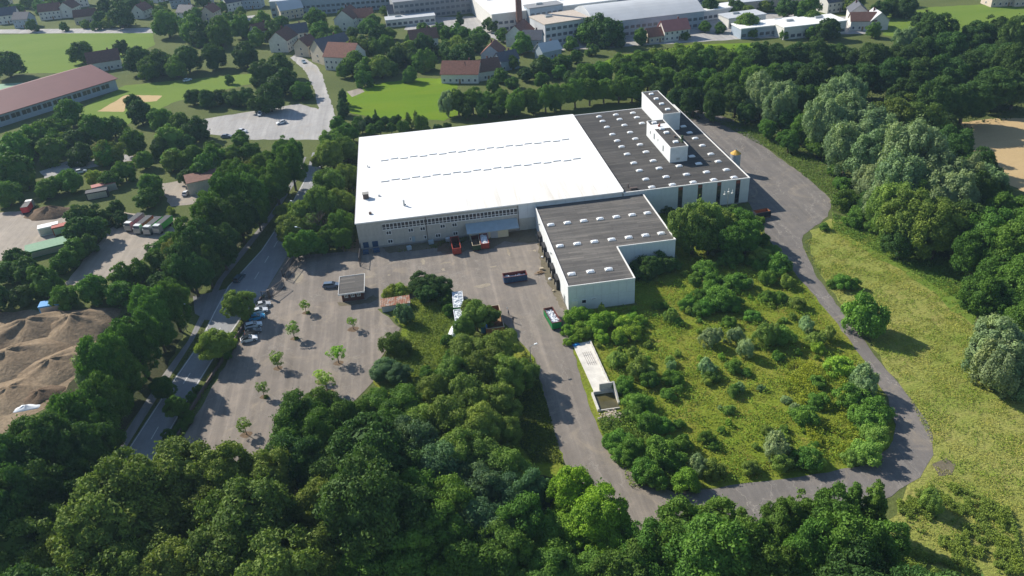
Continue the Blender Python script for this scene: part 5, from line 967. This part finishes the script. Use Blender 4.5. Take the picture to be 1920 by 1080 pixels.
def works(px_, py_, w, d, h, rot, wall, roof, label, arch=0, win=True, cat='industrial building'):
    x, y = at(px_, py_); r = empty('industrial_building', (x, y, 0), math.radians(rot), label, cat, 'works buildings beyond the town'); a, b = w / 2, d / 2
    MB().box(-a, a, -b, b, 0, h).build('wall', M[wall], r)
    if arch:
        n = 12; pr_ = [(-b - .3 + (d + .6) * i / n, h + .05 + arch * math.sin(math.pi * i / n)) for i in range(n + 1)]; mb = MB()
        for i in range(n): (y0, z0), (y1, z1) = pr_[i], pr_[i + 1]; mb.add([(-a - .3, y0, z0), (a + .3, y0, z0), (a + .3, y1, z1), (-a - .3, y1, z1)], [(0, 1, 2, 3)])
        mb.add([(-a - .3, y0, z0) for y0, z0 in pr_], [tuple(range(n + 1))]); mb.add([(a + .3, y0, z0) for y0, z0 in pr_], [tuple(range(n + 1))[::-1]]); mb.build('roof', M[roof], r)
    else:
        MB().box(-a - .3, a + .3, -b - .3, b + .3, h, h + .5).build('roof', M[roof], r)
        cb = MB().box(-2, 2, -.8, .8, 0, .9, taper=.1).mesh('roof_vent', M['steel'])
        for i in range(max(1, int(w / 16))): link_mesh('roof_vent', cb, r, (-a + 8 + i * 16, b * .3, h + .5))
    if win:
        n = int(w / 3.2)
        for k in range(max(1, int(h / 3.6))):
            wm3 = MB().box(-1.1, 1.1, -.06, .06, 0, 1.5).mesh('window', M['dark_glass2'])
            for i in range(n): link_mesh('window', wm3, r, (-a + (i + .5) * w / n, -b - .04, 1 + 3.4 * k))
    return r
works(650, 14, 95, 30, 10, -4, 'bluegrey', 'palegrey', 'long blue grey factory hall at the far left of the works')
works(850, 14, 80, 45, 11, 4, 'greyroof', 'greyroof', 'broad dark grey factory hall beyond the conifer')
works(1015, 28, 75, 60, 10, 6, 'plaster', 'white', 'factory hall with very bright white roof behind the chimney')
works(1050, 72, 26, 22, 11, 12, 'palegrey', 'stone', 'square office block with brownish flat roof')
works(1020, 50, 20, 10, 12, 10, 'bluegrey', 'greyroof', 'small blue plant building on the bright roofed works')
works(1195, 50, 62, 38, 9, 4, 'bluegrey', 'palegrey', 'grey hall with wide curved roof', 5)
works(1130, 18, 60, 30, 9, 4, 'palegrey', 'palegrey', 'pale hall with curved roof behind the larger curved one', 4)
works(1255, 12, 46, 20, 14, 3, 'stone', 'palegrey', 'tall beige works block with vertical bands')
works(1300, 14, 14, 14, 16, 3, 'bluegrey', 'greyroof', 'narrow dark tower block beside the tall beige block')
works(1440, 62, 36, 12, 5, 2, 'bluegrey', 'white', 'low white roofed shed, leftmost before the right hand wood')
works(1512, 62, 34, 16, 6, 2, 'plaster', 'white', 'white shed with bright roof beside the low white roofed shed')
works(1480, 10, 70, 16, 6, 2, 'stone', 'palegrey', 'long beige row building at the top of the works')
works(1390, 45, 22, 12, 5, 6, 'plaster', 'palegrey', 'small pale shed left of the white roofed sheds')
works(770, 44, 30, 10, 4, 2, 'plaster', 'palegrey', 'low pale garage row at the works yard')
works(1345, 30, 26, 12, 5, 10, 'palegrey', 'white', 'small white hall behind the roadside trees')
# factory chimney
x, y = at(975, 60); ch = empty('factory_chimney', (x, y, 0), 0, 'tall brown brick factory chimney before the bright white roof', 'chimney')
MB().tube((0, 0, 0), (0, 0, 40), 2.0, 1.3, 16).build('shaft', M['rooftile2'], ch); MB().tube((0, 0, 40), (0, 0, 41), 1.6, 1.6, 16).build('cap', M['plinth'], ch)
# red riding hall on the left
ra, rb_, rc_ = at(0, 238), at(200, 172), at(140, 140)
def gable_hall(pa, pb, w, h, rh, label):
    ang = math.atan2(pb[1] - pa[1], pb[0] - pa[0]); L = math.dist(pa, pb); r = empty('sports_hall', (pa[0], pa[1], 0), ang, label, 'sports hall')
    wl = MB().box(0, L, 0, w, 0, h); wl.add([(0, 0, h), (0, w, h), (0, w / 2, h + rh), (L, 0, h), (L, w, h), (L, w / 2, h + rh)], [(0, 2, 1), (3, 4, 5)]); wl.build('wall', M['bluegrey'], r)
    for (y0, y1) in ((-1, w / 2), (w + 1, w / 2)):
        MB().add([(-1, y0, h - .2), (L + 1, y0, h - .2), (L + 1, y1, h + rh + .1), (-1, y1, h + rh + .1), (-1, y0, h + .1), (L + 1, y0, h + .1), (L + 1, y1, h + rh + .4), (-1, y1, h + rh + .4)], [(0, 1, 2, 3), (4, 5, 6, 7), (0, 1, 5, 4), (1, 2, 6, 5), (3, 0, 4, 7), (2, 3, 7, 6)]).build('roof', M['maroon'], r)
    n = int(L / 5)
    for i in range(n): wi = MB().box(-2, 2, -.1, .06, 0, 2.0).build('window', M['glass'], r, (2.5 + i * 5, 0, 2.2)); MB().box(-.06, .06, -.13, -.1, 0, 2.0).build('mullion', M['trim'], wi)
    return r
pA = at(20, 250); pB = at(222, 168)
gable_hall((pA[0] - 35, pA[1] - 18), pB, 40, 5.5, 4.5, 'long hall with maroon sheet roof beside the sports field')
house(*at(200, 128), 16, 11, 5, math.radians(15), M['plaster'], M['rooftile2'], 'brown roofed clubhouse behind the maroon sports hall')
# sand mounds
def mound(px_, py_, rx, ry, h, label, mat='sand', rot=0):
    x, y = at(px_, py_); n, k = 26, 9; V = [(0, 0, h)]; q = random.Random(int(px_ * 3 + py_)); ph = [q.uniform(0, 6.28) for _ in range(6)]
    for j in range(1, k + 1):
        for i in range(n):
            a = 6.283 * i / n; t = j / k; rr_ = t * (1 + .14 * math.sin(2 * a + ph[0]) + .1 * math.sin(3 * a + ph[1]) + .05 * math.sin(7 * a + ph[2])); z = h * (1 - t) ** .9 * (1 + .12 * math.sin(5 * a + ph[3] + 3 * t)) if j < k else -.1
            V.append((rx * rr_ * math.cos(a), ry * rr_ * math.sin(a), z + (q.uniform(-.12, .12) * h * .3 if j < k else 0)))
    F_ = [(0, 1 + i, 1 + (i + 1) % n) for i in range(n)] + [(1 + j * n + i, 1 + (j + 1) * n + i, 1 + (j + 1) * n + (i + 1) % n, 1 + j * n + (i + 1) % n) for j in range(k - 1) for i in range(n)]
    o_ = MB().add(V, F_).build('sand_mound', M[mat], None, (x, y, 0), rot)
    for p in o_.data.polygons: p.use_smooth = True
    return tag(o_, label, 'mound', 'mounds in the sand pit')
mound(60, 625, 17, 9, 4.6, 'broad brown sand mound at the back of the pit', rot=.4); mound(140, 615, 12, 9, 4.2, 'brown sand mound beside the roadside wood')
mound(20, 680, 17, 9, 3.8, 'sand mound with dark side at the pit middle', rot=.6); mound(100, 690, 11, 7, 2.8, 'lower brown mound between the pit middle and the wood', rot=.6)
mound(20, 740, 12, 7, 2.2, 'pale sand mound in the near part of the pit', rot=.5); mound(75, 742, 5, 4, 1.6, 'small dark gravel mound in the near part of the pit', 'soil')
mound(48, 765, 3, 1.6, .8, 'small white rubble mound at the near end of the pit', 'rubbish'); mound(95, 402, 9, 5, 3.2, 'dark soil heap beside the red truck in the gravel yard', 'soil')
# depot objects
def tipper(px_, py_, rz, col, label, L=8.5):
    x, y = at(px_, py_); r = empty('truck', (x, y, .06), rz, label, 'truck', 'trucks and trailers in the depot yards'); mt_ = simple('truck_' + '_'.join(str(int(c * 100)) for c in col), col, .5, .1)
    MB().box(-L / 2, L / 2 - 2.4, -1.2, 1.2, 1.0, 2.9).build('load_bed', mt_, r); MB().box(-L / 2 + .1, L / 2 - 2.5, -1.1, 1.1, 2.9, 3.0).build('cover', M['navy'], r)
    MB().box(L / 2 - 2.2, L / 2 - .2, -1.2, 1.2, .6, 2.3).box(L / 2 - 2.2, L / 2 - .45, -1.15, 1.15, 2.3, 3.1, taper=.1).build('cab', M['steel'], r); MB().box(L / 2 - .47, L / 2 - .38, -1.0, 1.0, 1.8, 2.6).build('windscreen', M['glass'], r)
    MB().box(-L / 2, L / 2 - .4, -.5, .5, .6, 1.0).build('chassis', M['navy'], r); wm4 = MB().tube((0, -.2, 0), (0, .2, 0), .5, n=12).mesh('wheel', M['black'])
    for xx in (-L / 2 + 1, -L / 2 + 2.2, L / 2 - 1.2):
        for s_ in (-1, 1): link_mesh('wheel', wm4, r, (xx, s_ * 1.0, .5))
    return r
ta = math.atan2(*(np.array(at(300, 400)) - np.array(at(250, 440)))[::-1])
tipper(255, 425, ta + math.pi, (.30, .31, .31), 'pale grey trailer truck, first in the depot row'); tipper(272, 430, ta + math.pi, (.45, .08, .06), 'truck with red bed in the depot row'); tipper(290, 432, ta + math.pi, (.10, .42, .06), 'truck with bright green bed in the depot row'); tipper(308, 430, ta + math.pi, (.10, .50, .10), 'lime green truck nearest the roadside wood')
tipper(56, 396, ta + .4, (.50, .05, .06), 'red truck alone at the gravel yard back', 7)
def boxthing(name, px_, py_, w, d, h, rz, mat, label, cat, lidm=None):
    x, y = at(px_, py_); r = empty(name, (x, y, .05), rz, label, cat); MB().box(-w / 2, w / 2, -d / 2, d / 2, 0, h).build('body', M[mat], r); MB().box(-w / 2 - .08, w / 2 + .08, -d / 2 - .08, d / 2 + .08, h, h + .15).build('roof', M[lidm or mat], r)
    MB().box(-w / 2 + .3, w / 2 - .3, -d / 2 - .05, -d / 2 - .005, .2, h - .3).build('door', M['steel'], r); return r
boxthing('site_container', 95, 436, 6, 3, 2.6, .3, 'trim', 'white site cabin in the gravel yard', 'site cabin', 'white'); boxthing('site_container', 118, 436, 5, 2.6, 2.6, .3, 'red', 'red site container beside the white cabin', 'site container')
boxthing('site_container', 92, 470, 12, 6, 2.2, .35, 'green', 'long green open container in front of the site cabins', 'site container', 'court'); boxthing('site_container', 106, 582, 7, 3, 2.5, .1, 'bright_blue', 'blue container beside the sand pit', 'site container')
boxthing('site_container', 198, 358, 8, 3, 2.6, .4, 'stone', 'pale pinkish container by the depot trees', 'site container', 'pinkroof'); boxthing('workshop', 386, 352, 12, 9, 4.5, .3, 'beige', 'brown roofed workshop partly hidden by the roadside wood', 'workshop', 'rooftile2')
boxthing('site_container', 185, 370, 7, 3, 2.6, .2, 'navy', 'dark container below the pale pinkish one', 'site container')
for i, (a, b, c, lb) in enumerate(((152, 324, (.6, .65, .68), 'pale car on the lane behind the gravel yard'), (350, 365, (.6, .62, .65), 'white car in the small depot yard'), (366, 338, (.4, .5, .55), 'blue grey car at the back of the small depot yard'), (528, 232, (.7, .72, .74), 'white car on the street junction'), (488, 216, (.6, .63, .66), 'silver car parked by the street trees'), (455, 248, (.65, .67, .7), 'white van like car on the wide forecourt'), (352, 152, (.6, .7, .75), 'pale car on the lawn'), (620, 128, (.5, .5, .52), 'silver car in front of the half timbered house'), (748, 42, (.7, .75, .78), 'white car in the works yard nearest the garages'), (772, 40, (.7, .72, .75), 'second white car in the works yard'), (570, 118, (.3, .4, .5), 'blue car by the street bend houses'), (425, 258, (.2, .22, .25), 'dark car at the edge of the wide forecourt'))):
    x, y = at(a, b); car(x, y, .3 + i * 1.1, c, lb, group='cars around the town')

# ------------------------------------------------------------------ labels of all plants
ORD = ['', 'second', 'third', 'fourth', 'fifth', 'sixth', 'seventh', 'eighth', 'ninth', 'tenth', 'eleventh', 'twelfth', 'thirteenth', 'fourteenth', 'fifteenth', 'sixteenth', 'seventeenth', 'eighteenth', 'nineteenth', 'twentieth']
def ordw(i):
    if i < 20: return ORD[i]
    t = ['twenty', 'thirty', 'forty', 'fifty', 'sixty', 'seventy'][(i + 1) // 10 - 2]; u = (i + 1) % 10
    return t + '-' + ['', 'first', 'second', 'third', 'fourth', 'fifth', 'sixth', 'seventh', 'eighth', 'ninth'][u] if u else t[:-1] + 'ieth'
INFO = {'fore': ('in the foreground wood', 'the concrete basin', (32, 128), 'trees of the foreground wood'), 'roadwood': ('in the roadside wood', 'the brick gatehouse', (-22, 188), 'trees of the roadside wood'),
        'gapwood': ('by the road bend', 'the open gates', (-42, 208), 'trees between road and white hall'), 'behind': ('behind the halls', 'the yellow silo cap', (104, 236), 'trees behind the halls'),
        'rightwood': ('in the right wood', 'the yellow silo cap', (104, 236), 'trees of the right hand wood'), 'meadow': ('in the loop meadow', 'the concrete basin', (32, 128), 'shrubs on the meadow inside the loop road'),
        'slabside': ('near the concrete slab', 'the annex corner', (49.6, 165.5), 'bushes between annex and basin'), 'hallside': ('outside the dark hall', 'the silo', (104, 236), 'bushes in front of the dark hall'),
        'island': ('on the green island', 'the rusty roofed shed', (-11, 178), 'bushes on the green island'), 'lot': ('around the car park', 'the brick gatehouse', (-22, 188), 'trees around the car park'),
        'town': ('in the town', 'the factory chimney', at(975, 60), 'trees of the town'), 'depot': ('around the depot yards', 'the maroon sports hall', at(150, 200), 'trees around the depot yards')}
for reg, L in REG.items():
    ph, lmn, lm, grp = INFO[reg]; cls = {}; rs = sorted(t[1] for t in L); q1, q2 = rs[len(rs) // 3], rs[2 * len(rs) // 3]
    for t in L:
        size = 'small' if t[1] < q1 else ('medium' if t[1] < q2 else 'large')
        word = {'willow': 'willow tree', 'tall': 'narrow tree', 'shrub': 'shrub', 'wshrub': 'willow shrub', 'sapling': 'young tree', 'bare': 'leafless tree', 'farcone': 'conifer'}.get(t[2], 'tree')
        cls.setdefault((size, CNAME[t[3]], word), []).append(t)
    for (size, cn, word), T in cls.items():
        if word == 'leafless tree': cn = 'brown'
        T.sort(key=lambda t: math.dist((t[4], t[5]), lm))
        for i, t in enumerate(T):
            t[0]['label'] = f'{size} {cn} {word} {ph}' + (f', {ordw(i)} nearest {lmn}'.replace('  ', ' ').replace(',  ', ', ') if len(T) > 1 else '')
            t[0]['category'] = 'shrub' if 'shrub' in word else 'tree'; t[0]['group'] = grp

# ------------------------------------------------------------------ air
hz = MB().box(-900, 900, -250, 1600, -1.5, 114).build('haze', None); tag(hz, kind='stuff')
hm = bpy.data.materials.new('haze_air'); hm.use_nodes = True; n = hm.node_tree; n.nodes.clear(); pv = n.nodes.new('ShaderNodeVolumePrincipled')
pv.inputs['Color'].default_value = (.50, .72, 1, 1); pv.inputs['Density'].default_value = .00011; pv.inputs['Anisotropy'].default_value = .2
oo = n.nodes.new('ShaderNodeOutputMaterial'); n.links.new(pv.outputs[0], oo.inputs['Volume']); hz.data.materials.append(hm)
